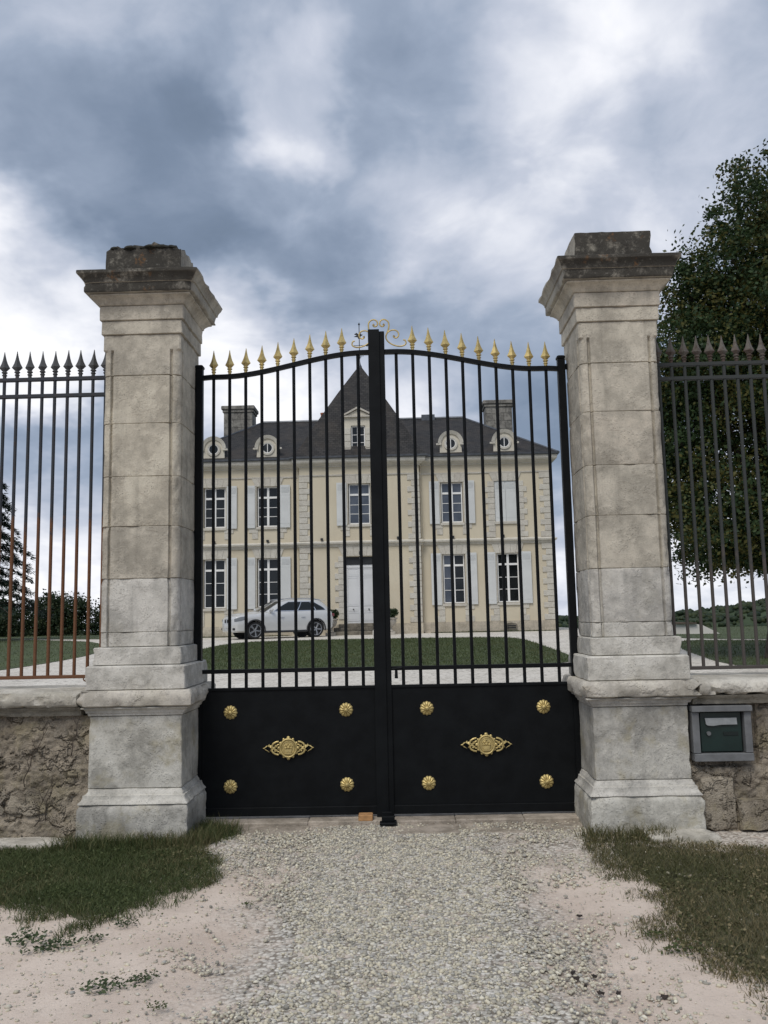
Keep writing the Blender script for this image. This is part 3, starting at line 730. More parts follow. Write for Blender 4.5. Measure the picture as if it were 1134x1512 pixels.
low_wall(2.282, 4.8, 'tan rubble wall with pale coping holding the mailbox', 8.7, holes=[(2.2, 2.70, 0.46, 0.92), (2.27, 2.52, 0.0, 0.42)])
# large hewn blocks below the mailbox belong to that wall
wr = [o for o in bpy.data.objects if o.name.startswith('low_wall')][-1]
for cx_, cz_, w_, h_, d_ in ((2.40, 0.20, 0.25, 0.36, 0.030), (2.665, 0.12, 0.24, 0.22, 0.055), (2.96, 0.10, 0.30, 0.24, 0.06)):
    rough_stone(w_, h_, d_, cx_*9, 16, 0.10).obj('hewn_block', 'rubble', wr, 45, loc=(cx_-wr.location.x, 6.505-6.79, cz_))

for i, (x, z0) in enumerate([(-2.58, 0.12), (-2.50, 0.16), (-2.66, 0.40), (-2.32, 0.62), (-2.62, 0.55)]):
    pts = [(x, 6.455, z0)]
    for k in range(6): pts.append((pts[-1][0]+random.uniform(-.015, .035), 6.452+random.uniform(-.012, .012), pts[-1][2]+random.uniform(.03, .07)))
    vt = thing('dry_vine', 'thin dead vine stem clinging to the tan rubble wall', 'vine', (x, 6.46, z0), group='dead vine stems on the wall')
    loc = [(p[0]-x, p[1]-6.46, p[2]-z0) for p in pts]
    MB().tube(spline(loc, 4), [0.004-0.0025*q/24 for q in range(25)], 5).obj('stem', 'bark', vt)
    for q in (2, 4):
        b = Vector(loc[q]); sd_ = random.choice((-1, 1))
        MB().tube(spline([b, b+Vector((sd_*.02, -.006, .03)), b+Vector((sd_*.035, 0, .07))], 3), [0.002]*7, 4).obj('twig', 'bark', vt)

# ------------------------------------------------------------------ railings
def spear_profile(s=1.0):
    return [(r_*s, z*s) for r_, z in [(0.013, 0.0), (0.014, 0.004), (0.014, 0.020), (0.020, 0.024), (0.020, 0.030), (0.014, 0.034), (0.014, 0.042), (0.023, 0.047), (0.023, 0.053), (0.015, 0.058), (0.017, 0.064), (0.037, 0.088), (0.031, 0.100), (0.021, 0.124), (0.0135, 0.152), (0.007, 0.186), (0.0018, 0.222)]]
def spear_mesh(name, s):
    mb = MB(); pr = spear_profile(s)
    mb.lathe(pr[:11], n=10); 
    mb.lathe([(0.004*s, 0.066*s)]+pr[10:], n=4, rot=R(0), sx=1.14, sy=0.8)
    return mb.mesh(name, 35)
def bar_mesh(name, r_, z0, z1):
    mb = MB(); k = 10
    mb.lathe([(r_, z0), (r_, z1)], n=k); return mb.mesh(name, 50)
def railing(x0, x1, label, iron_m, spear_m, start, zs):
    f = thing('iron_railing', label, 'railing', ((x0+x1)/2, 6.80, 1.09), group='spiked railings on the low walls')
    ox = f.location.x; B = 1.09
    for nm, z, h_ in (('rail', zs[0], 0.030), ('rail', zs[1], 0.030), ('rail', zs[2], 0.026)):
        mb = MB(); mb.box(x0-ox, x1-ox, -0.017, 0.017, z-h_/2-B, z+h_/2-B, 0.003); mb.obj(nm, iron_m, f)
    bm_ = bar_mesh('bar', 0.0135, zs[2]-B, zs[0]+0.012-B); bm_.materials.append(MATS[iron_m])
    sm_ = spear_mesh('spear_finial', 1.02); sm_.materials.append(MATS[spear_m])
    x = start; d = 0.1045
    while x0 < x < x1:
        put('bar', bm_, None, f, (x-ox, 0, 0))
        o = put('spear_finial', sm_, None, f, (x-ox, 0, zs[0]+0.013-B)); o.rotation_euler = (random.gauss(0, .02), random.gauss(0, .02), random.uniform(-.3, .3))
        x += d if start > 0 else -d
    end = x0 if start < 0 else x1
    for k, xx in enumerate((start-0.06 if start > 0 else start+0.06,)):
        mb = MB(); mb.box(-0.014, 0.014, -0.02, 0.02, 1.06-B, zs[2]+0.03-B); mb.obj('foot', iron_m, f, loc=(xx-ox, 0, 0))
    return f
railing(-4.7, -2.16, 'dark spiked railing rusted brown on its lower bars', 'iron_rusty', 'iron_spear', -2.235, (3.575, 3.435, 1.172))
railing(2.175, 4.7, 'grey green spiked railing with worn brownish spearheads in front of the large tree', 'iron_grey', 'iron_spear_worn', 2.255, (3.555, 3.440, 1.145))
# chain tied on the rusty rail end by the pillar
ch = thing('chain', 'rusty chain tied round the end of the rusty railing bottom rail', 'chain', (-2.30, 6.76, 1.17))
for i in range(5):
    mb = MB(); a0 = random.uniform(0, 3)
    c_ = (0.015*math.cos(i*1.7)-0.01*i+0.02, 0.0, 0.02*math.sin(i*2.1)+0.005)
    mb.tube([(c_[0]+0.028*math.cos(a)*math.cos(a0), c_[1]+0.02*math.sin(a0)*math.cos(a)-0.03, c_[2]+0.020*math.sin(a)) for a in np.linspace(0, 2*math.pi, 11)], 0.005, 6)
    mb.obj('chain_link', 'iron_rusty', ch, 60)

# ------------------------------------------------------------------ mailbox
mb_ = thing('mailbox', 'dark green mailbox in a grey frame set into the wall', 'mailbox', (2.45, 6.46, 0.50))
bx = lambda nm, mt, *a, par=mb_, bev=0.004: MB().box(*a, bev).obj(nm, mt, par)
bx('frame_side', 'mailbox_frame', -0.216, -0.165, -0.02, 0.10, 0.058, 0.352)
bx('frame_side', 'mailbox_frame', 0.160, 0.211, -0.02, 0.10, 0.058, 0.352)
bx('frame_bottom', 'mailbox_frame', -0.213, 0.213, -0.025, 0.10, 0.0, 0.056)
bx('frame_top', 'mailbox_frame', -0.220, 0.214, -0.045, 0.10, 0.354, 0.396)
bx('case', 'mailbox_dark', -0.164, 0.159, 0.03, 0.10, 0.058, 0.352)
dr = bx('door', 'mailbox_green', -0.150, 0.146, 0.012, 0.029, 0.064, 0.345)
f_ = MB(); f_.prism([(-0.118, 0.306), (0.110, 0.306), (0.113, 0.258), (0.0, 0.258), (-0.06, 0.250), (-0.10, 0.254), (-0.112, 0.262)], -0.004, 0.011); f_.obj('letter_flap', 'brushed_steel', dr)
MB().tube([(-0.094, -0.002, 0.196), (-0.094, 0.0125, 0.196)], 0.015, 16).obj('lock', 'mailbox_frame', dr, 40)
bx('name_plate', 'mailbox_dark', 0.012, 0.120, 0.007, 0.0125, 0.178, 0.206, par=dr, bev=0.002)

# ------------------------------------------------------------------ gate
def rosette_mesh():
    V = []; F = []; nr, na = 9, 72
    for i in range(nr+1):
        t_ = i/nr
        for j in range(na):
            a = 2*math.pi*j/na
            lob = abs(math.cos(6*a))
            rr = 0.056*t_*(1-0.10*(1-lob)*t_)
            h_ = 0.006+0.020*(1-t_**2)*(0.45+0.55*lob) if t_ > 0.28 else 0.026+0.008*math.cos(t_/0.28*1.5)*(1 if (j//6) % 2 else .8)
            if t_ > 0.98: h_ = 0.0
            V.append((rr*math.cos(a), -h_, rr*math.sin(a)))
    F = [(i*na+j, i*na+(j+1) % na, (i+1)*na+(j+1) % na, (i+1)*na+j) for i in range(nr) for j in range(na)]
    mb = MB(); mb.add(V, F); me = mb.mesh('rosette', 30); me.materials.append(MATS['gold_paint']); return me
ROS = rosette_mesh(); SPG = spear_mesh('spear_finial', 0.96); SPG.materials.append(MATS['gold_paint'])
def ornament(parent, cx, cz):
    """cast oval badge: flower basket in a beaded ring between scrolls and leaf tips"""
    o = thing_part = bpy.data.objects.new('cast_ornament', None); COL.objects.link(o); o.parent = parent; o.location = (cx, -0.026, cz)
    def P(nm, mb, sm=45): return mb.obj(nm, 'gold_paint', o, sm)
    mb = MB(); mb.lathe([(0.062, 0.0), (0.062, 0.006), (0.055, 0.008), (0.001, 0.008)], n=32)
    mb.v = [(x, -z, y*1.08) for x, y, z in mb.v]; P('medallion', mb)
    for rr, th in ((0.064, 0.0085), (0.049, 0.004)):
        mb = MB(); mb.tube([(rr*math.cos(a), -0.008, rr*1.08*math.sin(a)) for a in np.linspace(0, 2*math.pi, 41)], th, 8); P('medallion_ring', mb)
    for k in range(12):
        a = 2*math.pi*k/12; mb = MB(); rr = 0.078; s_ = 0.010 if k % 3 else 0.015
        mb.lathe([(0.2*s_, -s_*.5), (s_*.8, -s_*.3), (s_, 0), (s_*.7, s_*.4), (s_*.1, s_*.6)], (rr*math.cos(a)*0.95, 0, 0), 8)
        mb.v = [(x if True else 0, -0.004-z, y+rr*1.0*math.sin(a)) for x, y, z in mb.v]; P('edge_leaf', mb)
    mb = MB(); mb.prism([(-0.022, -0.034), (0.022, -0.034), (0.030, -0.008), (-0.030, -0.008)], -0.016, -0.004); P('basket', mb)
    mb = MB(); mb.box(-0.027, 0.027, -0.019, -0.004, -0.045, -0.036); P('basket_foot', mb)
    for fx, fz, s_ in ((-0.022, 0.002, .012), (0.0, 0.006, .014), (0.023, 0.002, .012), (-0.014, 0.022, .011), (0.012, 0.023, .011), (0.0, 0.037, .008), (-0.03, 0.016, .007), (0.03, 0.016, .007)):
        mb = MB(); mb.lathe([(0.1*s_, -s_*.7), (s_*.8, -s_*.4), (s_, 0), (s_*.7, s_*.6), (s_*.1, s_*.8)], n=7); mb.v = [(x+fx, -0.010-z, y+fz) for x, y, z in mb.v]; P('flower', mb)
    for s in (-1, 1):
        for q in (-1, 1):
            mb = MB(); mb.tube(spline([(s*0.078, -0.004, q*0.050), (s*0.100, -0.007, q*0.046), (s*0.122, -0.008, q*0.032), (s*0.128, -0.008, q*0.012), (s*0.114, -0.008, q*0.004), (s*0.100, -0.008, q*0.014), (s*0.106, -0.008, q*0.024)], 5), [0.0075]*30+[0.0085], 7); P('scroll', mb)
            mb = MB(); mb.tube(spline([(s*0.072, -0.004, q*0.028), (s*0.088, -0.006, q*0.024), (s*0.094, -0.006, q*0.008)], 5), 0.006, 7); P('scroll', mb)
        pts = [(0.126, 0.0), (0.134, 0.026), (0.146, 0.022), (0.152, 0.034), (0.163, 0.020), (0.176, 0.020), (0.187, 0.009), (0.203, 0.0)]
        pts = pts + [(x, -z) for x, z in pts[-2:0:-1]]
        mb = MB(); n = len(pts)
        V = [(s*x, 0.004, z) for x, z in pts]+[(s*x, -0.006, z*.92) for x, z in pts]+[(s*0.135, -0.016, 0), (s*0.19, -0.010, 0)]
        F = [(i, (i+1) % n, n+(i+1) % n, n+i) for i in range(n)]+[(n+i, n+(i+1) % n, 2*n if pts[i][0] < 0.163 else 2*n+1) for i in range(n)]
        mb.add(V, F); P('leaf_tip', mb, 30)
def top_z(ax):      # height of the curved top rail (centre line) at distance ax from the middle
    u = min(max((1.50-ax)/1.45, 0), 1)
    return 3.612+0.178*ss(ax, 1.32, 0.12)-0.006*ss(ax, 1.40, 1.5)
def gate_leaf(s, label):
    """s=-1: leaf on the cedar side, s=1: leaf on the mailbox side; local y=0 is the bar plane"""
    g = thing('gate_leaf', label, 'gate', (s*1.51, 7.0, 0.05), group='two leaves of the iron gate')
    ox = s*1.51; B = 0.05
    bxx = lambda nm, x0, x1, y0, y1, z0, z1, bev=0.003, mt='black_paint': MB().box(min(x0, x1)-ox, max(x0, x1)-ox, y0, y1, z0-B, z1-B, bev).obj(nm, mt, g)
    # hinge stile with cap
    bxx('hinge_stile', s*1.482, s*1.542, -0.03, 0.03, 0.05, 3.685)
    MB().lathe([(0.035, 0.0), (0.040, 0.006), (0.040, 0.020), (0.026, 0.030), (0.006, 0.036)], (0, 0, 3.685-B), 4, R(45), 1.2, 1.2).obj('stile_cap', 'black_paint', g)
    if s < 0: bxx('meeting_stile', -0.088, -0.001, -0.03, 0.03, 0.03, 3.972); bxx('cover_strip', -0.090, 0.004, -0.042, -0.031, 0.03, 3.977, 0.002)
    else: bxx('meeting_stile', 0.001, 0.046, -0.03, 0.03, 0.03, 3.962)
    inn = 0.088 if s < 0 else 0.044
    bxx('sheet_panel', s*inn, s*1.482, -0.012, 0.012, 0.065, 1.022, 0)
    bxx('panel_rail', s*inn, s*1.482, -0.022, 0.022, 1.022, 1.045)
    bxx('bottom_rail', s*inn, s*1.482, -0.024, 0.024, 0.05, 0.115)
    bxx('lower_rail', s*inn, s*1.482, -0.017, 0.017, 1.160, 1.192)
    # curved top rail
    mb = MB(); rings = []
    for ax in np.linspace(1.482, inn, 40):
        z = top_z(ax)-B; x = s*ax-ox
        rings.append([(x, -0.020, z-0.018), (x, 0.020, z-0.018), (x, 0.020, z+0.018), (x, -0.020, z+0.018)])
    mb.loft(rings); mb.obj('top_rail', 'black_paint', g)
    b0, b1 = (1.392, 0.180) if s < 0 else (1.386, 0.142)
    for i in range(10):
        ax = b0+(b1-b0)*i/9
        zt = top_z(ax)-0.014
        me = bar_mesh('bar', 0.0135, 1.04-B, zt-B); put('bar', me, 'black_paint', g, (s*ax-ox, 0, 0))
        if i < 9:
            o = put('spear_finial', SPG, None, g, (s*ax-ox, 0, top_z(ax)+0.017-B)); o.rotation_euler = (0, -s*0.02*(1 if 0.3 < ax < 1.2 else 0), random.uniform(-.15, .15))
    for ax, z in ((0.322, 0.858), (1.247, 0.853), (0.322, 0.280), (1.247, 0.277)):
        o = put('rosette', ROS, None, g, (s*ax-ox, -0.012, z-B)); o.rotation_euler = (0, random.uniform(0, .4), 0)
    ornament(g, s*0.783-ox, 0.571-B)
    # scrolls crowning the meeting stile (zoomed drawing units -> metres)
    k = 0.000595
    def sc(pts, rad, y):
        P_ = [(s*((545 if s < 0 else 548)-x)*k*1.0+(0.0) - ox - (0.0), y, 3.985-B-(z-275)*k) for x, z in pts]
        q = spline(P_, 6); rr = [rad]*len(q)
        for i in range(7): rr[-1-i] = rad*(1+0.11*(7-i))
        return MB().tube(q, rr, 8)
    big_ = [(205, 432), (178, 440), (165, 478), (185, 508), (235, 524), (300, 517), (365, 492), (420, 448), (446, 395), (436, 340), (400, 303), (345, 285), (292, 300), (266, 345), (280, 388), (312, 402), (336, 388), (330, 368)]
    upp = [(440, 352), (420, 300), (402, 235), (408, 172), (440, 138), (480, 128), (517, 146), (532, 190), (515, 222), (484, 228), (468, 210), (482, 196)]
    sc(big_, 0.0062, 0.0).obj('scroll', 'gold_paint', g, 60)
    sc(upp, 0.0062, 0.0).obj('scroll', 'gold_paint', g, 60)
    # hinges to the pillar
    for z in (3.60, 1.25, 0.30):
        bxx('hinge', s*1.545, s*1.60, -0.014, 0.014, z, z+0.045)
    if s > 0:
        MB().tube([(0.085-ox, -0.02, 1.175-B), (0.085-ox, -0.028, 1.13-B), (0.085-ox, -0.028, 1.098-B)], [0.011, 0.012, 0.014], 8).obj('bolt_handle', 'black_paint', g, 50)
        MB().tube([(0.048-ox, -0.026, 1.172-B), (0.13-ox, -0.026, 1.178-B)], 0.009, 8).obj('bolt', 'black_paint', g, 50)
    else:
        bxx('drop_bolt', -0.05, 0.03, -0.06, -0.043, 0.02, 0.075)
    return g
gate_leaf(-1, 'black iron gate leaf with gold spears carrying the broad centre stile')
gate_leaf(1, 'black iron gate leaf with gold spears hung on the pillar beside the mailbox')

# threshold stones under the gate
th = thing('threshold', 'pale worn stone threshold strip under the black gate', 'threshold', (0, 6.98, 0))
xs_ = [-1.47, -0.62, -0.03, 0.52, 1.05, 1.48]
for a, b in zip(xs_[:-1], xs_[1:]):
    mb = MB(); mb.box(a+.001, b-.001, -0.13, 0.16, -0.08, 0.030+random.uniform(-.004, .004), 0.008); mb.obj('threshold_slab', 'threshold', th)
    mb = MB(); mb.box(a+.03, b+.02, -0.40, -0.135, -0.08, 0.003+random.uniform(-.005, .004), 0.006); mb.obj('threshold_slab', 'threshold', th)
bk = MB(); bk.box(-0.055, 0.055, -0.05, 0.05, 0, 0.045, 0.005); o = bk.obj('brick', 'brick_orange', None, loc=(-0.175, 6.90, 0.028)); o['label'] = 'small orange brick wedged under the black gate'; o['category'] = 'brick'
sp = thing('gate_stop', 'black iron gate stop on the threshold under the centre stile', 'gate stop', (0.0, 6.83, 0.012))
MB().box(-0.065, 0.065, -0.06, 0.05, 0, 0.018, 0.004).obj('base_plate', 'black_paint', sp)
MB().box(-0.05, 0.05, -0.01, 0.04, 0.018, 0.055, 0.004).obj('stop_block', 'black_paint', sp)
for (x, y, w_, d_, lab) in ((2.06, 6.30, 0.50, 0.22, 'flat pale stone slab at the foot of the pillar beside the mailbox'), (-2.62, 6.36, 0.62, 0.20, 'flat pale stone slab at the foot of the wall below the rusty railing')):
    mb = rough_stone(w_, d_, 0.04, x*7); mb.v = [(a, c_, -b-0.015) for a, b, c_ in mb.v]
    o = mb.obj('stone_slab', 'coping_stone', None, 45, loc=(x, y, 0.02)); o['label'] = lab; o['category'] = 'stone slab'
# ------------------------------------------------------------------ the house
HX, HY, HZ = -1.96, 43.0, 0.68
house = thing('manor_house', 'cream two storey manor house with dark slate roofs and pointed central pavilion behind the gate', 'house', (HX, HY, HZ))
def hp(name, mb, mat, parent=None, smooth=None, loc=(0, 0, 0)):
    if parent is None: return mb.obj(name, mat, house, smooth, (loc[0], loc[1], loc[2]-HZ))
    return mb.obj(name, mat, parent, smooth, loc)
YC = -0.28      # face of the projecting centre
XC, XE, DEP = 3.0, 9.62, 10.0
def facade(mb, x0, x1, z0, z1, y, holes, rev=0.24):
    xs_ = sorted({x0, x1} | {q for h in holes for q in h[:2]}); zs_ = sorted({z0, z1} | {q for h in holes for q in h[2:]})
    for xa, xb in zip(xs_[:-1], xs_[1:]):
        for za, zb in zip(zs_[:-1], zs_[1:]):
            if any(h[0] <= xa and xb <= h[1] and h[2] <= za and zb <= h[3] for h in holes): continue
            mb.add([(xa, y, za), (xb, y, za), (xb, y, zb), (xa, y, zb)], [(0, 1, 2, 3)])
    for xa, xb, za, zb in holes:
        mb.add([(xa, y, za), (xb, y, za), (xb, y, zb), (xa, y, zb), (xa, y+rev, za), (xb, y+rev, za), (xb, y+rev, zb), (xa, y+rev, zb)],
               [(0, 1, 5, 4), (1, 2, 6, 5), (2, 3, 7, 6), (3, 0, 4, 7), (4, 5, 6, 7)])
WW, GB, GT, UB, UT = 0.56, 2.10, 4.56, 6.14, 8.20
wins = [(sx*c, lv) for sx in (-1, 1) for c in (4.65, 7.35) for lv in (0, 1)]
zl = ((GB, GT), (UB, UT))
for s in (-1, 1):
    mb = MB(); a, b = (XC, XE) if s > 0 else (-XE, -XC)
    facade(mb, a, b, 1.2, 9.3, 0.0, [(x-WW, x+WW, *zl[l]) for x, l in wins if x*s > 0])
    xe = s*XE
    mb.add([(xe, 0, 0.5), (xe, DEP, 0.5), (xe, DEP, 9.3), (xe, 0, 9.3)], [(0, 1, 2, 3)])
    hp('wing_wall', mb, 'render_cream')
    mb = MB(); mb.box(min(s*(XC+.06), s*(XE+.05)), max(s*(XC+.06), s*(XE+.05)), -0.05, 1.0, 0.3, 1.2); hp('plinth', mb, 'plinth_stone')
mb = MB(); facade(mb, -XC, XC, 1.2, 9.3, YC, [(-0.78, 0.78, 1.21, 4.52), (-WW, WW, UB, UT)], 0.3)
for s in (-1, 1): mb.add([(s*XC, YC, 0.5), (s*XC, 0.02, 0.5), (s*XC, 0.02, 9.3), (s*XC, YC, 9.3)], [(0, 1, 2, 3)])
hp('centre_wall', mb, 'render_cream')
for s in (-1, 1):
    mb = MB(); mb.box(min(s*.80, s*(XC+.05)), max(s*.80, s*(XC+.05)), YC-0.05, 0.5, 0.3, 1.2); hp('plinth', mb, 'plinth_stone')
mb = MB(); mb.add([(-XE, DEP, 0.5), (XE, DEP, 0.5), (XE, DEP, 9.3), (-XE, DEP, 9.3)], [(0, 1, 2, 3)]); hp('rear_wall', mb, 'render_cream')

def moulding(name, prof, mat):
    """run a profile (out, z) round the front with the break for the centre"""
    mb = MB(); path = [(-XE, DEP), (-XE, 0.0), (-XC, 0.0), (-XC, YC), (XC, YC), (XC, 0.0), (XE, 0.0), (XE, DEP)]
    sg = [(-1, 0), (-1, -1), (-1, -1), (-1, -1), (1, -1), (1, -1), (1, -1), (1, 0)]
    rings = [[(x+a*o, y+b*o, z) for o, z in prof] for (x, y), (a, b) in zip(path, sg)]
    mb.loft(rings, closed=True, caps=True); hp(name, mb, mat)
moulding('string_course', [(-0.05, 5.02), (0.05, 5.02), (0.06, 5.06), (0.10, 5.08), (0.10, 5.13), (0.18, 5.17), (0.20, 5.24), (0.19, 5.26), (0.02, 5.33), (-0.05, 5.33)], 'dressed_stone')
moulding('architrave', [(-0.05, 8.60), (0.035, 8.60), (0.045, 8.63), (0.045, 8.68), (0.01, 8.69), (-0.05, 8.69)], 'dressed_stone')
moulding('frieze', [(-0.05, 8.69), (0.012, 8.69), (0.012, 9.06), (-0.05, 9.06)], 'render_cream')
moulding('cornice', [(-0.05, 9.06), (0.05, 9.06), (0.07, 9.12), (0.16, 9.15), (0.20, 9.20), (0.30, 9.23), (0.34, 9.30), (0.35, 9.44), (-0.05, 9.46)], 'dressed_stone')
moulding('gutter', [(0.28, 9.445), (0.40, 9.445), (0.45, 9.48), (0.46, 9.56), (0.40, 9.56), (0.28, 9.52)], 'zinc')

BOX = {}
def stone_piece(name, x, y, z, w_, d_, h_, mat, parent=None):
    key = (round(w_, 3), round(d_, 3), round(h_, 3), mat)
    if key not in BOX:
        mb = MB(); mb.box(-w_/2, w_/2, -d_, 0.02, -h_/2, h_/2, 0.010); BOX[key] = mb.mesh('block'); BOX[key].materials.append(MATS[mat])
    return put(name, BOX[key], None, parent or house, (x, y, z-(HZ if parent is None else 0)))
def quoins(xc, y, side, z0, z1, wide=0.62, nar=0.42):
    n = round((z1-z0)/0.29); h_ = (z1-z0)/n
    for i in range(n):
        w_ = wide if i % 2 == 0 else nar
        stone_piece('quoin_stone', xc-side*w_/2, y, z0+(i+.5)*h_, w_, 0.045, h_-0.02, 'dressed_stone')
for s in (-1, 1):
    for z0, z1 in ((1.215, 5.02), (5.335, 8.60)):
        quoins(s*(XE+0.045), 0.0, s, z0, z1)
        quoins(s*(XC+0.03), YC, s, z0, z1)
# ---- windows, shutters, surrounds
def win_frame_mesh(w_, h_, rows, tr):
    """w_,h_ opening; rows of panes below the transom; tr = transom row height"""
    mb = MB(); f = 0.055
    mb.box(-w_/2, -w_/2+f, 0, 0.07, 0, h_); mb.box(w_/2-f, w_/2, 0, 0.07, 0, h_)
    mb.box(-w_/2+f, w_/2-f, 0, 0.07, 0, f); mb.box(-w_/2+f, w_/2-f, 0, 0.07, h_-f, h_)
    mb.box(-0.055, 0.055, -0.008, 0.07, f, h_-f)
    if tr: mb.box(-w_/2+f, w_/2-f, -0.012, 0.07, h_-f-tr-0.10, h_-f-tr)
    zt = h_-f-(tr+0.10 if tr else 0); panes = []
    ph = (zt-f)/rows
    for s in (-1, 1):
        for k in range(1, rows): mb.box(min(s*.055, s*(w_/2-f)), max(s*.055, s*(w_/2-f)), 0.008, 0.06, f+k*ph-0.014, f+k*ph+0.014)
        for k in range(rows): panes.append((s*(0.055+w_/2-f)/2, f+(k+.5)*ph, w_/2-f-0.055, ph-0.028))
        if tr: panes.append((s*(0.055+w_/2-f)/2, h_-f-tr/2, w_/2-f-0.055, tr))
    return mb.mesh('frame'), panes
PANES = {}
def window(x, y, zb, zt, sky_tint, rows=3, tr=0.44, w_=2*WW-0.06, parent=None, depth=0.13, dark_left=None, sill=True):
    wn = bpy.data.objects.new('window', None); COL.objects.link(wn); wn.parent = parent or house; wn.location = (x, y, zb-(HZ if parent is None else 0))
    key = (round(zt-zb, 2), rows, tr, w_)
    if key not in PANES:
        me, pn = win_frame_mesh(w_, zt-zb-0.03, rows, tr); me.materials.append(MATS['white_paint']); PANES[key] = (me, pn, {})
    me, pn, cache = PANES[key]
    put('frame', me, None, wn, (0, depth, 0.02))
    for px, pz, pw, ph in pn:
        tint = sky_tint if dark_left is None else (sky_tint if px*dark_left > 0 else False)
        ck = (round(pw, 3), round(ph, 3), tint)
        if ck not in cache:
            cache[ck] = MB().box(-pw/2-.01, pw/2+.01, 0, 0.012, -ph/2-.01, ph/2+.01).mesh('pane'); cache[ck].materials.append(MATS['pane_sky_tint' if tint else 'pane_dark'])
        o = put('pane', cache[ck], None, wn, (px, depth+0.03, pz+0.02)); o.rotation_euler = (random.uniform(-.004, .004), 0, random.uniform(-.012, .012))
    if sill: MB().box(-w_/2-0.07, w_/2+0.07, -0.075, 0.14, -0.135, -0.012, 0.012).obj('sill', 'dressed_stone', wn)
    return wn
def shutter_meshes(w_, h_):
    b = MB().box(-w_/2, w_/2, -0.045, 0, 0, h_, 0.006).mesh('shutter'); b.materials.append(MATS['shutter_paint'])
    mb = MB(); hh = 0.30
    mb.box(-w_/2+.06, w_/2-.06, -0.049, -0.044, h_-.08-hh, h_-.08)
    for k in range(7): mb.box(-w_/2+.06, w_/2-.06, -0.058, -0.049, h_-.08-hh+hh*(k+.15)/7, h_-.08-hh+hh*(k+.72)/7)
    l = mb.mesh('louvre'); l.materials.append(MATS['shutter_paint'])
    hg = MB().box(-w_/2, w_/2-.03, -0.051, -0.044, -0.016, 0.016).mesh('hinge_strap'); hg.materials.append(MATS['shutter_paint'])
    return b, l, hg
SHM = {}
def shutter(x, y, zb, zt, w_=0.50):
    k = (round(zt-zb, 2), w_)
    if k not in SHM: SHM[k] = shutter_meshes(w_, zt-zb)
    b, l, hg = SHM[k]
    o = put('shutter', b, None, house, (x, y, zb-HZ)); put('louvre', l, None, o)
    for q in (0.22, zt-zb-0.5): put('hinge_strap', hg, None, o, (0, 0, q))
def surround(x, y, zb, zt, top, below):
    h_ = 0.30
    # flat arch of splayed voussoirs
    n = 5; wt, wb = 1.62, 1.26
    for i in range(n):
        a0, a1 = -0.5+i/n, -0.5+(i+1)/n
        mb = MB(); mb.prism([(x+a0*wb+.006, zt+.002), (x+a1*wb-.006, zt+.002), (x+a1*wt-.006, top), (x+a0*wt+.006, top)], y-0.042, y+0.02); hp('voussoir', mb, 'dressed_stone')
    for s in (-1, 1):
        stone_piece('jamb_stone', x+s*(WW+0.11), y, (zb+zt)/2, 0.20, 0.040, zt-zb-0.02, 'dressed_stone')
        z = zb-0.005; k = 0
        while z-h_ > below-0.02:
            w_ = 0.46 if k % 2 == 0 else 0.30
            stone_piece('jamb_stone', x+s*(WW-0.06+w_/2+0.02*0), y, z-h_/2, w_, 0.035, h_-0.016, 'dressed_stone'); z -= h_; k += 1
for x, l in wins:
    zb, zt = zl[l]; closed = (x > 7 and l == 1)
    sky_tint = (x > 0 and x < 5)
    if not closed:
        window(x, 0, zb, zt, sky_tint, dark_left=(-1 if (x > 0 and l == 0) else None))
        shs = (-1, 1)
        for s in shs: shutter(x+s*(WW+0.33), -0.045, zb-0.06, zt+0.05)
        surround(x, 0, zb, zt, 5.02 if l == 0 else 8.60, 1.20 if l == 0 else 5.33)
    else:
        for s in (-1, 1): shutter(x+s*0.275, 0.06, zb+0.0, zt-0.01, 0.54)
        MB().box(-WW-0.05, WW+0.05, -0.075, 0.14, -0.135, -0.012, 0.012).obj('sill', 'dressed_stone', house, loc=(x, 0, zb-HZ))
        n = 5
        for i in range(n):
            a0, a1 = -0.5+i/n, -0.5+(i+1)/n
            mb = MB(); mb.prism([(x+a0*1.26+.006, zt+.002), (x+a1*1.26-.006, zt+.002), (x+a1*1.62-.006, 8.6), (x+a0*1.62+.006, 8.6)], -0.042, 0.02); hp('voussoir', mb, 'dressed_stone')
        for s in (-1, 1):
            z = zt; k = 0
            while z-0.285 > 5.32:
                w_ = 0.50 if k % 2 else 0.34
                stone_piece('jamb_stone', x+s*(WW+w_/2-0.0), 0, z-0.1425, w_, 0.045, 0.27, 'dressed_stone'); z -= 0.285; k += 1
window(0, YC, UB, UT, True)
for s in (-1, 1): shutter(s*(WW+0.33), YC-0.045, UB-0.06, UT+0.05)
surround(0, YC, UB, UT, 8.60, 5.33)
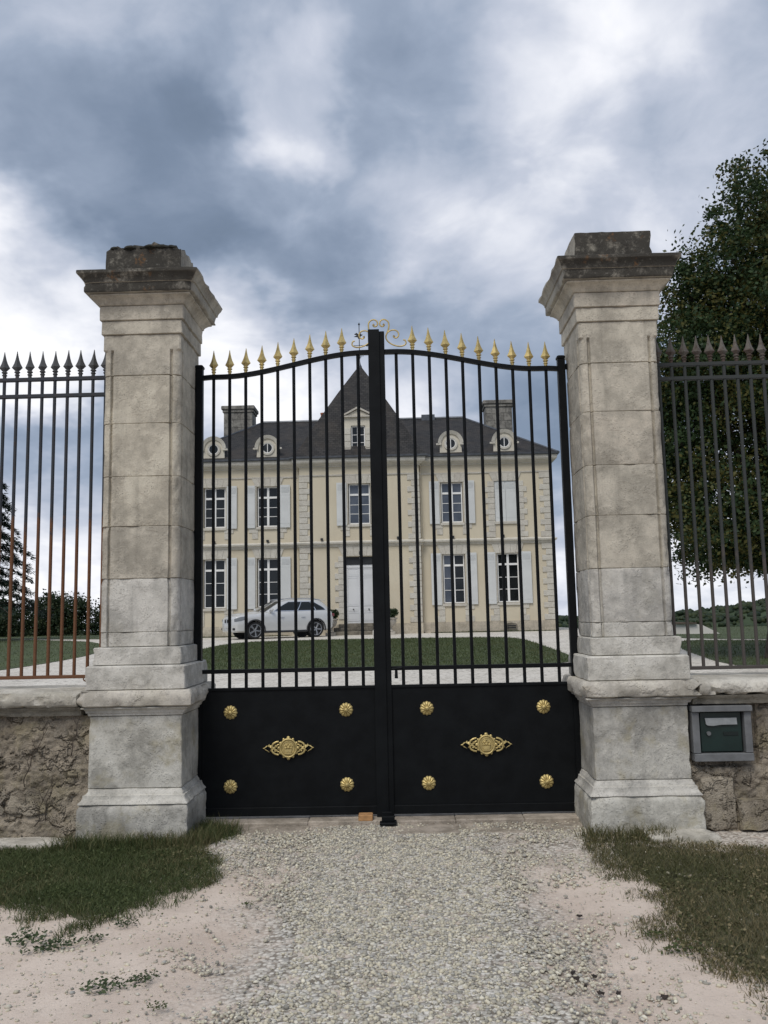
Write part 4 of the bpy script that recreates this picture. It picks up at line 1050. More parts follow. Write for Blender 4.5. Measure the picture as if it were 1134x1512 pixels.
# ---- door
for i in range(6):
    a0, a1 = -0.5+i/6, -0.5+(i+1)/6
    mb = MB(); mb.prism([(a0*1.75+.006, 4.56), (a1*1.75-.006, 4.56), (a1*2.2-.006, 5.02), (a0*2.2+.006, 5.02)], YC-0.045, YC+0.02); hp('voussoir', mb, 'dressed_stone')
for s in (-1, 1):
    z = 4.56; k = 0
    while z-0.285 > 1.15:
        w_ = 0.50 if k % 2 else 0.32
        stone_piece('jamb_stone', s*(0.785+w_/2), YC, z-0.1425, w_, 0.045, 0.27, 'dressed_stone'); z -= 0.285; k += 1
dl = {}
for s in (-1, 1):
    d = hp('door_leaf', MB().box(-0.372, 0.372, 0, 0.06, 0, 2.90, 0.008), 'door_paint', loc=(s*0.382, YC+0.15, 1.225))
    for z0, z1 in ((0.12, 0.55), (0.60, 0.78), (0.86, 2.28), (2.34, 2.72)):
        if z0 == 0.60: MB().box(-0.26, 0.26, -0.012, 0.002, z0, z1, 0.008).obj('door_panel', 'door_paint', d)
        else:
            mb = MB()
            for a in ((-.29, .29, z0, z0+.035), (-.29, .29, z1-.035, z1), (-.29, -.255, z0+.035, z1-.035), (.255, .29, z0+.035, z1-.035)): mb.box(a[0], a[1], -0.016, 0.002, a[2], a[3])
            mb.box(-.22, .22, -0.008, 0.002, z0+.07, z1-.07)
            mb.obj('door_panel', 'door_paint', d)
    MB().box(-0.34, 0.34, -0.03, 0.002, 2.74, 2.83, 0.01).obj('door_cornice', 'door_paint', d)
    kb = MB(); kb.lathe([(0.012, 0), (0.012, 0.03), (0.034, 0.04), (0.036, 0.06), (0.02, 0.075), (0.003, 0.078)], n=12); kb.v = [(x, -z-.012, y+.69) for x, y, z in kb.v]; kb.obj('door_knob', 'dark_metal', d, 50)
hp('transom_panel', MB().box(-0.77, 0.77, YC+0.12, YC+0.2, 4.135, 4.515), 'dark_panel')
mb = MB(); mb.prism([(-0.045, 4.14), (0.045, 4.14), (0.03, 4.30), (0.05, 4.50), (-0.05, 4.50), (-0.03, 4.30)], YC+0.06, YC+0.12); hp('transom_bracket', mb, 'door_paint')
ln = hp('lantern', MB().box(-0.05, 0.05, YC-0.24, YC-0.14, 4.60, 4.78, 0.01), 'dark_metal')
MB().tube([(0, YC-0.19, 4.78), (0, YC-0.19, 4.86), (0, YC-0.10, 4.90), (0, YC-0.03, 4.88)], 0.012, 6).obj('lantern_bracket', 'dark_metal', ln)
for i, (hw, out) in enumerate(((1.55, 1.05), (1.32, 0.74), (1.10, 0.42))):
    hp('step', MB().box(-hw, hw, YC-out, YC+0.14, 0.50 if i == 0 else 0.68+0.178*i+.002, 0.68+0.178*(i+1), 0.02), 'step_stone')
# small up-lights on the string course, cellar vent, downpipes
for x in (-7.35, -4.65, -1.9, 1.9, 4.65, 7.15):
    y = YC if abs(x) < 3 else 0
    sp_ = hp('spotlight', MB().box(x-0.06, x+0.06, y-0.17, y-0.05, 5.345, 5.47, 0.01), 'dark_metal')
    MB().tube([(x, y-0.05, 5.40), (x, y+0.02, 5.40)], 0.025, 8).obj('spotlight_arm', 'dark_metal', sp_)
mb = MB(); mb.prism([(7.12, 0.78), (7.68, 0.78), (7.68, 1.02), (7.60, 1.08), (7.40, 1.11), (7.20, 1.08), (7.12, 1.02)], -0.10, -0.04)
cv = hp('cellar_vent', mb, 'step_stone')
for k in range(2): MB().box(7.19, 7.61, -0.115, -0.095, 0.84+k*0.10, 0.89+k*0.10).obj('vent_slot', 'dark_panel', cv)
for s in (-1, 1):
    x = s*(XC+0.085)
    hp('downpipe', MB().tube([(x, YC+0.02, 9.40), (x, YC+0.02, 9.10), (x, -0.02, 8.98), (x, -0.07, 8.85), (x, -0.07, 8.62), (x, -0.10, 5.40), (x, -0.24, 5.30), (x, -0.24, 5.0), (x, -0.07, 4.88), (x, -0.07, 0.75)], 0.034, 8), 'render_cream', smooth=50)
# ---- roofs
def roof_mesh(name, faces, mat='slate'):
    me = bpy.data.meshes.new(name); V = []; F = []; UVs = []
    for f in faces:
        P_ = [Vector(p) for p in f]; e = (P_[1]-P_[0]).normalized(); n = (P_[1]-P_[0]).cross(P_[-1]-P_[0]).normalized(); u_ = n.cross(e)
        o = len(V); V += [p[:] for p in P_]; F.append(tuple(range(o, o+len(P_)))); UVs += [((p-P_[0]).dot(e), (p-P_[0]).dot(u_)) for p in P_]
    me.from_pydata(V, [], F); uv = me.uv_layers.new(name='UVMap')
    for i, q in enumerate(UVs): uv.data[i].uv = q
    me.materials.append(MATS[mat]); return me
ex, ey0, ey1, ez, rx, ry, rz = 10.0, -0.42, DEP+0.42, 9.55, 5.7, 5.0, 12.65
roof = put('roof', roof_mesh('roof', [[(-ex, ey0, ez), (ex, ey0, ez), (rx, ry, rz), (-rx, ry, rz)], [(ex, ey1, ez), (-ex, ey1, ez), (-rx, ry, rz), (rx, ry, rz)],
     [(ex, ey0, ez), (ex, ey1, ez), (rx, ry, rz)], [(-ex, ey1, ez), (-ex, ey0, ez), (-rx, ry, rz)], [(-ex, ey1, ez-.02), (ex, ey1, ez-.02), (ex, ey0, ez-.02), (-ex, ey0, ez-.02)]]), None, house, (0, 0, -HZ))
MB().tube([(-rx, ry, rz), (rx, ry, rz)], 0.09, 8).obj('ridge_cap', 'zinc', roof)
for s in (-1, 1): MB().tube([(s*ex, ey0, ez), (s*rx, ry, rz)], 0.06, 6).obj('hip_cap', 'zinc', roof)
lv = [(3.42, 9.555, 0.0), (2.95, 10.15, 0.0), (2.2, 11.55, 0), (1.1, 13.45, 0), (0.07, 15.12, 0)]; pcy = 2.75
fs = []
for (h0, z0, _), (h1, z1, _) in zip(lv[:-1], lv[1:]):
    for q in range(4):
        c_, s_ = [(1, 0), (0, 1), (-1, 0), (0, -1)][q]
        fs.append([(x*c_-y*s_, pcy+x*s_+y*c_, z) for x, y, z in ((-h0, -h0, z0), (h0, -h0, z0), (h1, -h1, z1), (-h1, -h1, z1))])
pav = put('pavilion_roof', roof_mesh('pavilion_roof', fs), None, house, (0, 0, -HZ))
MB().lathe([(0.10, 15.02), (0.13, 15.10), (0.06, 15.25), (0.03, 15.4), (0.02, 15.5)], (0, pcy, 0), 8).obj('spire_finial', 'zinc', pav, 50)
vn = MB().tube([(0, pcy, 15.45), (0, pcy, 17.55)], 0.022, 6).obj('weather_vane', 'dark_metal', pav)
mb = MB(); mb.prism([(-0.28, 16.96), (-0.12, 16.90), (-0.30, 16.82), (-0.10, 16.80), (-0.05, 16.70), (0.05, 16.72), (0.08, 16.84), (0.20, 16.92), (0.10, 16.95), (0.06, 17.06), (-0.02, 16.94), (-0.14, 17.04)], pcy-0.02, pcy+0.02); mb.obj('vane_bird', 'dark_metal', vn)
MB().tube([(-0.36, pcy, 16.32), (0.40, pcy, 16.32)], 0.016, 6).obj('vane_arm', 'dark_metal', vn)
MB().lathe([(0.01, 16.24), (0.07, 16.32), (0.01, 16.40)], (0.42, pcy, 0), 8).obj('vane_letter', 'dark_metal', vn)
MB().lathe([(0.01, 17.45), (0.06, 17.52), (0.01, 17.62)], (0, pcy, 0), 8).obj('vane_tip', 'dark_metal', vn)
for k in range(5):
    a = k*1.257; MB().tube([(0, pcy, 15.55), (0.12*math.cos(a), pcy+0.12*math.sin(a), 15.72), (0.24*math.cos(a), pcy+0.24*math.sin(a), 15.72+0.1*(k % 2))], 0.012, 5).obj('vane_scroll', 'dark_metal', vn)
# ---- round dormers
def half_disc(cx, cz, r_, n=18): return [(cx+r_*math.cos(math.pi*i/n), cz+r_*math.sin(math.pi*i/n)) for i in range(n+1)]
def ring_mesh(mb, cx, cz, r0_, r1_, y0, y1, n=28):
    rings = [[(cx+r_*math.cos(a), y, cz+r_*math.sin(a)) for r_, y in ((r0_, y1), (r1_, y1), (r1_, y0), (r0_, y0))] for a in [2*math.pi*i/n for i in range(n+1)]]
    mb.loft(rings, closed=True, caps=False)
for x in (-7.37, -4.62, 4.66, 7.36):
    mb = MB(); y0 = -0.18; hw = 0.56
    mb.prism([(x-hw, 9.60), (x+hw, 9.60)]+half_disc(x, 10.16, 0.53), y0, y0+0.16)
    dm = hp('round_dormer', mb, 'render_cream_trim')
    mb = MB(); mb.prism([(x-.5, 9.6), (x+.5, 9.6)]+half_disc(x, 10.12, 0.5), y0+0.16, 2.4); mb.obj('dormer_roof', 'slate_plain', dm, 40)
    mb = MB(); P1 = half_disc(x, 10.16, 0.64); P0 = half_disc(x, 10.16, 0.47)
    rings = [[(a[0], y0+.02, a[1]), (a[0], y0-0.13, a[1]), (b[0], y0-0.06, b[1]), (b[0], y0+.02, b[1])] for a, b in zip(P1, P0)]
    mb.loft(rings); mb.obj('arched_hood', 'dressed_stone', dm, 40)
    for s in (-1, 1): MB().box(x+s*0.60-0.13, x+s*0.60+0.13, y0-0.10, y0+.03, 10.06, 10.155, 0.01).obj('hood_end', 'dressed_stone', dm)
    mb = MB(); ring_mesh(mb, x, 10.14, 0.26, 0.36, y0-0.05, y0+0.02); mb.obj('round_surround', 'dressed_stone', dm, 40)
    mb = MB(); mb.add([(x+0.27*math.cos(a), y0-0.012, 10.14+0.27*math.sin(a)) for a in [2*math.pi*i/28 for i in range(28)]], [tuple(range(28))]); mb.obj('pane', 'pane_dark', dm)
    mb = MB(); ring_mesh(mb, x, 10.14, 0.225, 0.262, y0-0.03, y0-0.010); mb.box(x-.018, x+.018, y0-.028, y0-.013, 9.91, 10.37); mb.obj('round_frame', 'white_paint', dm)
# ---- central dormer with pediment
y0 = YC-0.05
mb = MB(); facade(mb, -0.70, 0.70, 9.62, 11.60, y0, [(-0.36, 0.36, 9.84, 11.16)], 0.2)
mb.box(-0.70, -0.69, y0, 2.4, 9.62, 11.6); mb.box(0.69, 0.70, y0, 2.4, 9.62, 11.6)
dc = hp('attic_dormer', mb, 'render_cream_trim')
mb = MB(); mb.prism([(-0.80, 11.6), (0.80, 11.6), (0.0, 12.02)], y0+0.05, 2.8); mb.obj('dormer_roof', 'slate_plain', dc)
mb = MB(); mb.prism([(-0.62, 11.66), (0.62, 11.66), (0.0, 11.99)], y0-0.03, y0+0.04); mb.obj('tympanum', 'render_cream_trim', dc)
mb = MB(); mb.box(-0.84, 0.84, y0-0.13, y0+0.04, 11.58, 11.66); mb.obj('pediment_base', 'dressed_stone', dc)
for s in (-1, 1):
    mb = MB(); mb.prism([(s*0.86, 11.665), (s*0.70, 11.665), (0, 12.02), (0, 12.12)], y0-0.14, y0+0.04); mb.obj('pediment_rake', 'dressed_stone', dc)
    for k in range(4): stone_piece('jamb_stone', s*(0.36+0.19), y0, 9.83+k*0.345, 0.33, 0.04, 0.325, 'dressed_stone', dc)
mb = MB(); w2, hh = 0.72, 1.32
me, pn = win_frame_mesh(0.70, 1.30, 3, 0); me.materials.append(MATS['white_paint']); put('frame', me, None, dc, (0, y0+0.10, 9.85))
for px, pz, pw, ph in pn: MB().box(px-pw/2-.01, px+pw/2+.01, y0+.13, y0+.14, 9.85+pz-ph/2-.01, 9.85+pz+ph/2+.01).obj('pane', 'pane_dark', dc)
MB().box(-0.86, 0.86, y0-0.16, y0+0.02, 9.565, 9.62).obj('dormer_flashing', 'zinc', dc)
# ---- chimneys
for cx_, w_, tz, pot in ((-7.0, 1.62, 13.52, True), (7.68, 1.50, 13.46, False)):
    mb = MB(); mb.box(cx_-w_/2, cx_+w_/2, 4.4, 5.6, 9.8, tz-0.36); cm = hp('chimney', mb, 'chimney_stone')
    nrow = 5
    for r_ in range(nrow):
        for k in range(3 if r_ % 2 else 4):
            n = 3 if r_ % 2 else 4; ww_ = w_/n
            stone_piece('chimney_block', cx_-w_/2+(k+.5)*ww_, 4.4, 10.95+(r_+.5)*0.44, ww_-0.015, 0.02, 0.425, 'chimney_stone', cm)
    MB().box(cx_-w_/2-.06, cx_+w_/2+.06, 4.32, 5.68, tz-0.36, tz-0.22).obj('chimney_band', 'chimney_stone', cm)
    MB().box(cx_-w_/2-.13, cx_+w_/2+.13, 4.25, 5.75, tz-0.22, tz, 0.03).obj('chimney_cap', 'chimney_stone', cm)
    if pot:
        MB().box(cx_-0.62, cx_-0.12, 4.7, 5.3, tz+0.05, tz+0.09).obj('chimney_plate', 'dark_metal', cm)
        MB().tube([(cx_-0.37, 5, tz-.02), (cx_-0.37, 5, tz+0.06)], 0.12, 10).obj('chimney_pot', 'dark_metal', cm)
hp('chimney_pot', MB().lathe([(0.13, 12.6), (0.13, 13.05), (0.16, 13.06), (0.16, 13.12), (0.1, 13.12)], (-2.25, ry, 0), 12), 'terracotta', smooth=40)
hp('roof_hatch', MB().box(3.35, 4.1, ry-.3, ry+.3, 12.4, 12.82), 'zinc')

# ------------------------------------------------------------------ planters by the door
for s, lab in ((-1, 'stone urn with a green shrub beside the parked car'), (1, 'stone urn with a green shrub on the far side of the doorsteps')):
    x, y = HX+s*1.43, HY-1.35
    u = thing('planter_urn', lab, 'planter', (x, y, HZ), group='urns flanking the house door')
    MB().box(-0.24, 0.24, -0.24, 0.24, 0, 0.14, 0.015).obj('base', 'urn_stone', u)
    MB().lathe([(0.15, 0.14), (0.17, 0.17), (0.10, 0.22), (0.085, 0.30), (0.11, 0.36), (0.24, 0.46), (0.31, 0.60), (0.30, 0.70), (0.36, 0.74), (0.37, 0.80), (0.32, 0.80), (0.30, 0.76)], n=20).obj('bowl', 'urn_stone', u, 40)
    C_ = np.concatenate([leaf_cloud(700, (0, 0, 0.98), (0.38, 0.34, 0.26), 0), leaf_cloud(350, (-0.12, 0, 1.12), (0.2, 0.2, 0.22), 0), leaf_cloud(350, (0.2, 0, 1.05), (0.22, 0.2, 0.2), 0)])
    V, F = leaf_quads(C_, 0.09); put('shrub', np_mesh('shrub', V, F, 'leaf_pot'), None, u)
mb = rough_stone(0.42, 0.30, 0.16, 5.0); mb.v = [(a, c_, -b) for a, b, c_ in mb.v]
o = mb.obj('pale_stone', 'white_wall', None, 45, loc=(HX+0.80, HY-1.75, HZ+0.06)); o['label'] = 'small white stone lying before the house doorsteps'; o['category'] = 'stone'

# ------------------------------------------------------------------ parked car
CA = R(180+31)
car = thing('parked_car', 'silver white sport utility car parked before the house', 'car', (-5.58, 39.30, 0.68), CA)
def interp(tab, x):
    for (xa, *a), (xb, *b) in zip(tab[:-1], tab[1:]):
        if x <= xb:
            u = (x-xa)/(xb-xa); return [p+(q-p)*u for p, q in zip(a, b)]
    return tab[-1][1:]
# station: x, half width, bottom, waist top, centre top
ST = [(-2.44, 0.60, 0.52, 0.86, 0.90), (-2.40, 0.78, 0.42, 1.02, 1.06), (-2.28, 0.90, 0.36, 1.17, 1.21), (-2.0, 0.955, 0.30, 1.21, 1.25), (-1.4, 0.97, 0.28, 1.205, 1.25), (0.0, 0.97, 0.27, 1.18, 1.23), (0.9, 0.97, 0.27, 1.15, 1.215),
      (1.3, 0.965, 0.28, 1.11, 1.19), (1.8, 0.95, 0.29, 1.065, 1.15), (2.1, 0.925, 0.30, 1.02, 1.10), (2.28, 0.87, 0.30, 0.97, 1.04), (2.38, 0.78, 0.32, 0.91, 0.96), (2.44, 0.60, 0.36, 0.80, 0.84)]
def sect(x, o=0.0):
    w_, zb, zw, zc_ = interp(ST, x)
    w_ += o
    half = [(0.0, zb), (w_*0.86, zb), (w_*0.975, zb+0.07), (w_*0.985, zb+0.20), (w_, (zb+zw)/2-0.02), (w_*0.995, zw-0.22), (w_*0.975, zw-0.12), (w_*0.935, zw-0.035), (w_*0.875, zw), (w_*0.5, zc_-0.01), (0.0, zc_)]
    return [(x, y, z) for y, z in half] + [(x, -y, z) for y, z in half[-2:0:-1]]
mb = MB(); mb.loft([sect(x) for x in np.concatenate([[-2.44, -2.42, -2.40, -2.34], np.linspace(-2.28, 2.28, 39), [2.33, 2.38, 2.42, 2.44]])])
body = mb.obj('body', 'car_paint', car, 35)
WX = (1.47, -1.46); WR = 0.375
cut = MB()
for wx in WX:
    for s in (-1, 1):
        V = [[(wx+0.425*math.cos(2*math.pi*i/32), y, 0.385+0.425*math.sin(2*math.pi*i/32)) for i in range(32)] for y in (s*0.60, s*1.2)]
        cut.loft(V)
cutter = put('wheel_cut', cut.mesh('wheel_cut'), 'car_trim')
cutter.parent = car
md = body.modifiers.new('b', 'BOOLEAN'); md.object = cutter; md.operation = 'DIFFERENCE'; md.solver = 'EXACT'
bpy.context.view_layer.update()
dg = bpy.context.evaluated_depsgraph_get()
nm_ = bpy.data.meshes.new_from_object(body.evaluated_get(dg)); body.modifiers.clear(); body.data = nm_
bpy.data.objects.remove(cutter, do_unlink=True)
# greenhouse: outlines at five heights
GH = [(1.10, 1.20, -2.33, 0.890), (1.24, 0.97, -2.30, 0.860), (1.40, 0.70, -2.20, 0.805), (1.56, 0.42, -2.04, 0.740), (1.67, 0.20, -1.90, 0.680), (1.735, -0.05, -1.76, 0.58), (1.762, -0.35, -1.40, 0.30)]
def outline(z, o=0.0, n=14):
    xf, xr, w_ = interp(GH, z); w_ += o; xf += o; xr -= o
    cf, cr = 0.22, 0.30; P_ = []
    for i in range(n+1): u = i/n; P_.append((xr+cr+(xf-cf*2.2-xr-cr)*u, w_*(1-0.05*(2*u-1)**2), z))        # side
    for i in range(1, 6): a = R(90*i/6); P_.append((xf-cf*2.2+cf*1.7*math.sin(a), w_*0.95-(w_*0.35)*(1-math.cos(a)), z))
    P_.append((xf, w_*0.35, z)); 
    r2 = [(xr, w_*0.5, z)] + [(xr+cr-cr*math.cos(R(15*i)), w_*0.95-(w_*0.42)*(1-math.sin(R(15*i))), z) for i in range(1, 6)]
    half = r2+P_
    return half+[(x, -y, z_) for x, y, z_ in half[::-1]]
zsq = [1.10, 1.17, 1.24, 1.32, 1.40, 1.48, 1.56, 1.62, 1.67, 1.71, 1.735, 1.762]
mb = MB(); mb.loft([outline(z) for z in zsq]); mb.obj('cabin', 'car_paint', car, 40)
def side_patch(zs_, us, s, o):
    rows = []
    for z, (ua, ub) in zip(zs_, us):
        ring = outline(z, o, 28); n0 = 6; seg_ = ring[n0:n0+29]
        def at(u): 
            f_ = u*28; i = min(int(f_), 27); q = f_-i
            return tuple(a+(b-a)*q for a, b in zip(seg_[i], seg_[i+1]))
        rows.append([(lambda p: (p[0], s*p[1], p[2]))(at(ua+(ub-ua)*k/10)) for k in range(11)])
    mb = MB(); mb.loft(rows, closed=False, caps=False); return mb
zw_ = [1.225, 1.31, 1.40, 1.50, 1.60]
for s in (-1, 1):
    side_patch([1.205, 1.31, 1.40, 1.50, 1.62], [(0.00, 1.0), (0.01, 1.0), (0.05, 1.0), (0.10, 0.99), (0.17, 0.97)], s, 0.006).obj('window_trim', 'car_chrome', car, 60)
    for ua, ub in (((0.02, 0.03, 0.07, 0.12, 0.19), (0.20, 0.21, 0.23, 0.25, 0.28)), ((0.22, 0.23, 0.25, 0.27, 0.30), (0.555,)*5), ((0.575,)*5, (0.985, 0.985, 0.985, 0.98, 0.955))):
        side_patch(zw_, list(zip(ua, ub)), s, 0.011).obj('side_window', 'car_glass', car, 60)
    side_patch([1.18, 1.208], [(0, 1), (0, 1)], s, 0.004).obj('belt_trim', 'car_chrome', car)
def front_patch(zs_, frac, o, front=True):
    rows = []
    for z in zs_:
        xf, xr, w_ = interp(GH, z); x0_ = (xf+o) if front else (xr-o); hw = w_*frac
        rows.append([((x0_-(0.11 if front else -0.10)*abs(q)**2.4), q*hw, z) for q in np.linspace(-1, 1, 13)])
    mb = MB(); mb.loft(rows, closed=False, caps=False); return mb
front_patch([1.20, 1.30, 1.40, 1.52, 1.64], 0.80, 0.012).obj('windscreen', 'car_glass', car, 60)
front_patch([1.28, 1.38, 1.48, 1.60], 0.74, 0.012, False).obj('rear_window', 'car_glass', car, 60)
MB().box(-2.10, -1.76, -0.55, 0.55, 1.66, 1.69, 0.01).obj('rear_spoiler', 'car_paint', car)
for s in (-1, 1):
    MB().tube([(0.15, s*0.62, 1.71), (-0.3, s*0.62, 1.765), (-1.2, s*0.62, 1.765), (-1.80, s*0.60, 1.70)], 0.018, 6).obj('roof_rail', 'car_chrome', car, 50)
    hl = MB(); rows = []
    for x, za, zb in ((2.365, 0.77, 0.88), (2.28, 0.775, 0.935), (2.1, 0.80, 0.975), (1.95, 0.84, 0.99), (1.84, 0.90, 0.99)):
        w_, zb0, zw0, zc0 = interp(ST, x)
        rows.append([(x+.012, s*(w_*0.995+0.004), za), (x+.016, s*(w_*0.99+0.010), (za+zb)/2), (x+.012, s*(w_*0.955+0.006), min(zb, zw0-0.02))])
    hl.loft(rows, closed=False, caps=False); h_ = hl.obj('headlight', 'car_lamp', car, 50)
    MB().lathe([(0.05, 0), (0.052, 0.006), (0.03, 0.012), (0.004, 0.014)], n=16).obj('fog_lamp', 'car_lamp', car, 40, (2.36, s*0.66, 0.62)).rotation_euler = (0, R(90), 0)
    MB().box(2.30, 2.415, min(s*.50, s*.80), max(s*.50, s*.80), 0.40, 0.50, 0.015).obj('air_intake', 'car_trim', car)
    MB().box(2.35, 2.452, min(s*.03, s*.27), max(s*.03, s*.27), 0.68, 0.90, 0.03).obj('grille', 'car_chrome', car)
    MB().box(2.36, 2.458, min(s*.055, s*.245), max(s*.055, s*.245), 0.71, 0.87, 0.02).obj('grille_mesh', 'car_trim', car)
    MB().box(-2.43, -2.30, min(s*.55, s*.86), max(s*.55, s*.86), 0.92, 1.06, 0.02).obj('tail_light', 'car_red', car)
    mr = MB(); mr.lathe([(0.02, -0.07), (0.075, -0.05), (0.085, 0.0), (0.06, 0.06), (0.01, 0.075)], n=12, sx=0.8, sy=1.2); mr.obj('wing_mirror', 'car_paint', car, 50, (0.72, s*1.02, 1.27))
    MB().box(0.66, 0.78, min(s*.86, s*1.0), max(s*.86, s*1.0), 1.19, 1.23).obj('mirror_arm', 'car_trim', car)
    MB().box(-1.02, 1.03, min(s*.90, s*.985), max(s*.90, s*.985), 0.255, 0.345, 0.015).obj('sill_trim', 'car_trim', car)
    for x in (0.30, -0.72): MB().tube([(x, s*0.965, 0.90), (x-0.08, s*0.990, 0.905), (x-0.2, s*0.965, 0.91)], 0.014, 6).obj('door_handle', 'car_chrome', car, 50)
MB().box(2.30, 2.43, -0.5, 0.5, 0.36, 0.50, 0.03).obj('air_intake', 'car_trim', car)
MB().box(2.43, 2.462, -0.26, 0.26, 0.50, 0.61, 0.006).obj('number_plate', 'number_plate', car)
tb = MB(); tb.lathe([(0.285, -0.112), (0.34, -0.118), (0.365, -0.10), (WR, -0.06), (WR, 0.06), (0.365, 0.10), (0.34, 0.118), (0.285, 0.112), (0.275, 0.05), (0.275, -0.05), (0.285, -0.112)], n=36)
tb.f = [q for q in tb.f if len(q) == 4]; tb.v = [(x, z, y) for x, y, z in tb.v]; TM = tb.mesh('tyre', 40); TM.materials.append(MATS['tyre'])
rm_ = MB()
for k in range(10):
    a = 2*math.pi*k/10+(0.12 if k % 2 else -0.12)
    rm_.tube([(0.04*math.cos(a), 0, 0.04*math.sin(a)), (0.27*math.cos(a+(0.10 if k % 2 else -0.10)), 0.01, 0.27*math.sin(a+(0.10 if k % 2 else -0.10)))], [0.024, 0.020], 6)
rm_.tube([(0.272*math.cos(a), 0.008, 0.272*math.sin(a)) for a in np.linspace(0, 2*math.pi, 37)], 0.017, 6)
rm_.tube([(0, -0.02, 0), (0, 0.028, 0)], 0.055, 14)
RM = rm_.mesh('rim', 40); RM.materials.append(MATS['alloy'])
dk = MB().lathe([(0.265, 0), (0.265, 0.02)], n=32); dk.v = [(x, z, y) for x, y, z in dk.v]; DKM = dk.mesh('brake_disc'); DKM.materials.append(MATS['car_trim'])
ab = MB(); rg = []
for i in range(25):
    a = R(-12+204*i/24); rg.append([(r_*math.cos(a), y, r_*math.sin(a)) for r_, y in ((0.425, 0.0), (0.425, 0.028), (0.475, 0.022), (0.475, -0.01))])
ab.loft(rg); ABM = ab.mesh('wheel_arch', 40); ABM.materials.append(MATS['car_trim'])
for wx in WX:
    for s in (-1, 1):
        wh = bpy.data.objects.new('wheel', None); COL.objects.link(wh); wh.parent = car; wh.location = (wx, s*0.83, WR); wh.rotation_euler = (0, random.random()*6, 0 if s > 0 else math.pi)
        put('tyre', TM, None, wh); put('rim', RM, None, wh, (0, 0.085, 0)); put('brake_disc', DKM, None, wh, (0, 0.03, 0))
        ar = put('wheel_arch', ABM, None, car, (wx, s*0.958, 0.385)); ar.rotation_euler = (0, 0, 0) if s > 0 else (0, 0, math.pi)
        MB().lathe([(0.42, 0), (0.42, 0.02)], n=24).obj('arch_liner', 'car_trim', car, loc=(wx, s*0.62, 0.385)).rotation_euler = (R(90), 0, 0)

# ------------------------------------------------------------------ trees
def tree(name, label, cat, base, trunk_h, trunk_r, lobes, n_leaf, leaf, mat, clumps, sig, group=None, aspect=0.65, limb=True, shell=0.35, frame=None):
    t_ = thing(name, label, cat, base, group=group)
    mb = MB(); pts = []; zt = trunk_h
    for i in range(9):
        u = i/8; pts.append((0.25*trunk_r*math.sin(u*5), 0.25*trunk_r*math.cos(u*4), zt*u-0.1))
    mb.tube(pts, [trunk_r*(1.35 if i == 0 else 1-0.75*i/8) for i in range(9)], 10)
    mb.obj('trunk', 'bark', t_, 60)
    if limb:
        for lx, ly, lz, rx_, ry_, rz_ in lobes:
            s = random.uniform(0.25, 0.7)*trunk_h; s = min(s, lz*0.8)
            mid_ = Vector((lx*.45, ly*.45, s+(lz-s)*.55))
            q = spline([(0, 0, s), mid_, (lx, ly, lz), (lx*1.25+random.uniform(-.3, .3), ly*1.25, lz+rz_*.5)], 4)
            mb = MB(); mb.tube(q, [trunk_r*(0.42-0.38*i/(len(q)-1)) for i in range(len(q))], 6)
            mb.obj('limb', 'bark', t_, 60)
    vol = np.array([a*b*c_ for *_, a, b, c_ in lobes])**0.7; vol = vol/vol.sum(); CC = []
    for (lx, ly, lz, rx_, ry_, rz_), v_ in zip(lobes, vol):
        k = max(3, int(clumps*v_)); d = rng.normal(0, 1, (k, 3)); d /= np.linalg.norm(d, axis=1)[:, None]
        r_ = shell+(1-shell)*rng.random(k)**0.6
        CC.append(np.array([lx, ly, lz])+d*r_[:, None]*np.array([rx_, ry_, rz_]))
    CC = np.concatenate(CC)
    per = max(1, n_leaf//len(CC)); sg = sig*rng.uniform(0.5, 1.4, (len(CC), 1, 1))
    P_ = (CC[:, None, :]+rng.normal(0, 1, (len(CC), per, 3))*sg*np.array([1, 1, 0.65])).reshape(-1, 3)
    V, F = leaf_quads(P_, leaf, 0.2, aspect)
    put('crown', np_mesh('crown', V, F, mat), None, t_)
    return t_
lob = [(-0.3, 0, 9.6, 1.9, 2.2, 2.2), (0.8, -0.2, 11.4, 1.9, 2.0, 2.0), (-1.75, -0.4, 7.6, 1.35, 1.6, 1.5), (-1.45, 0.4, 9.5, 0.85, 1.2, 1.4), (-2.15, 0.1, 5.6, 1.25, 1.7, 1.4), (-1.6, -0.6, 3.6, 1.35, 1.7, 1.3), (-2.2, 0.3, 4.2, 1.0, 1.4, 1.2),
       (0.4, -0.8, 6.8, 2.0, 2.0, 2.2), (0.6, -0.5, 4.3, 2.2, 2.0, 1.6), (2.6, 0, 8.0, 2.4, 2.4, 3.0), (2.6, 0, 4.6, 2.4, 2.4, 2.0), (0.3, 1.4, 7.5, 2.4, 1.6, 3.2), (-0.6, 0.6, 2.75, 1.6, 1.5, 0.75), (1.0, -.2, 2.6, 1.8, 1.6, 0.8), (-2.45, 0, 6.7, 0.8, 1.0, 0.9)]
tree('maple_tree', 'large dark broadleaf tree with yellowing leaves behind the grey green railing', 'tree', (9.55, 22.0, 0.28), 7.5, 0.30, lob, 200000, 0.104, 'leaf_maple', 2900, 0.21, shell=0.12)

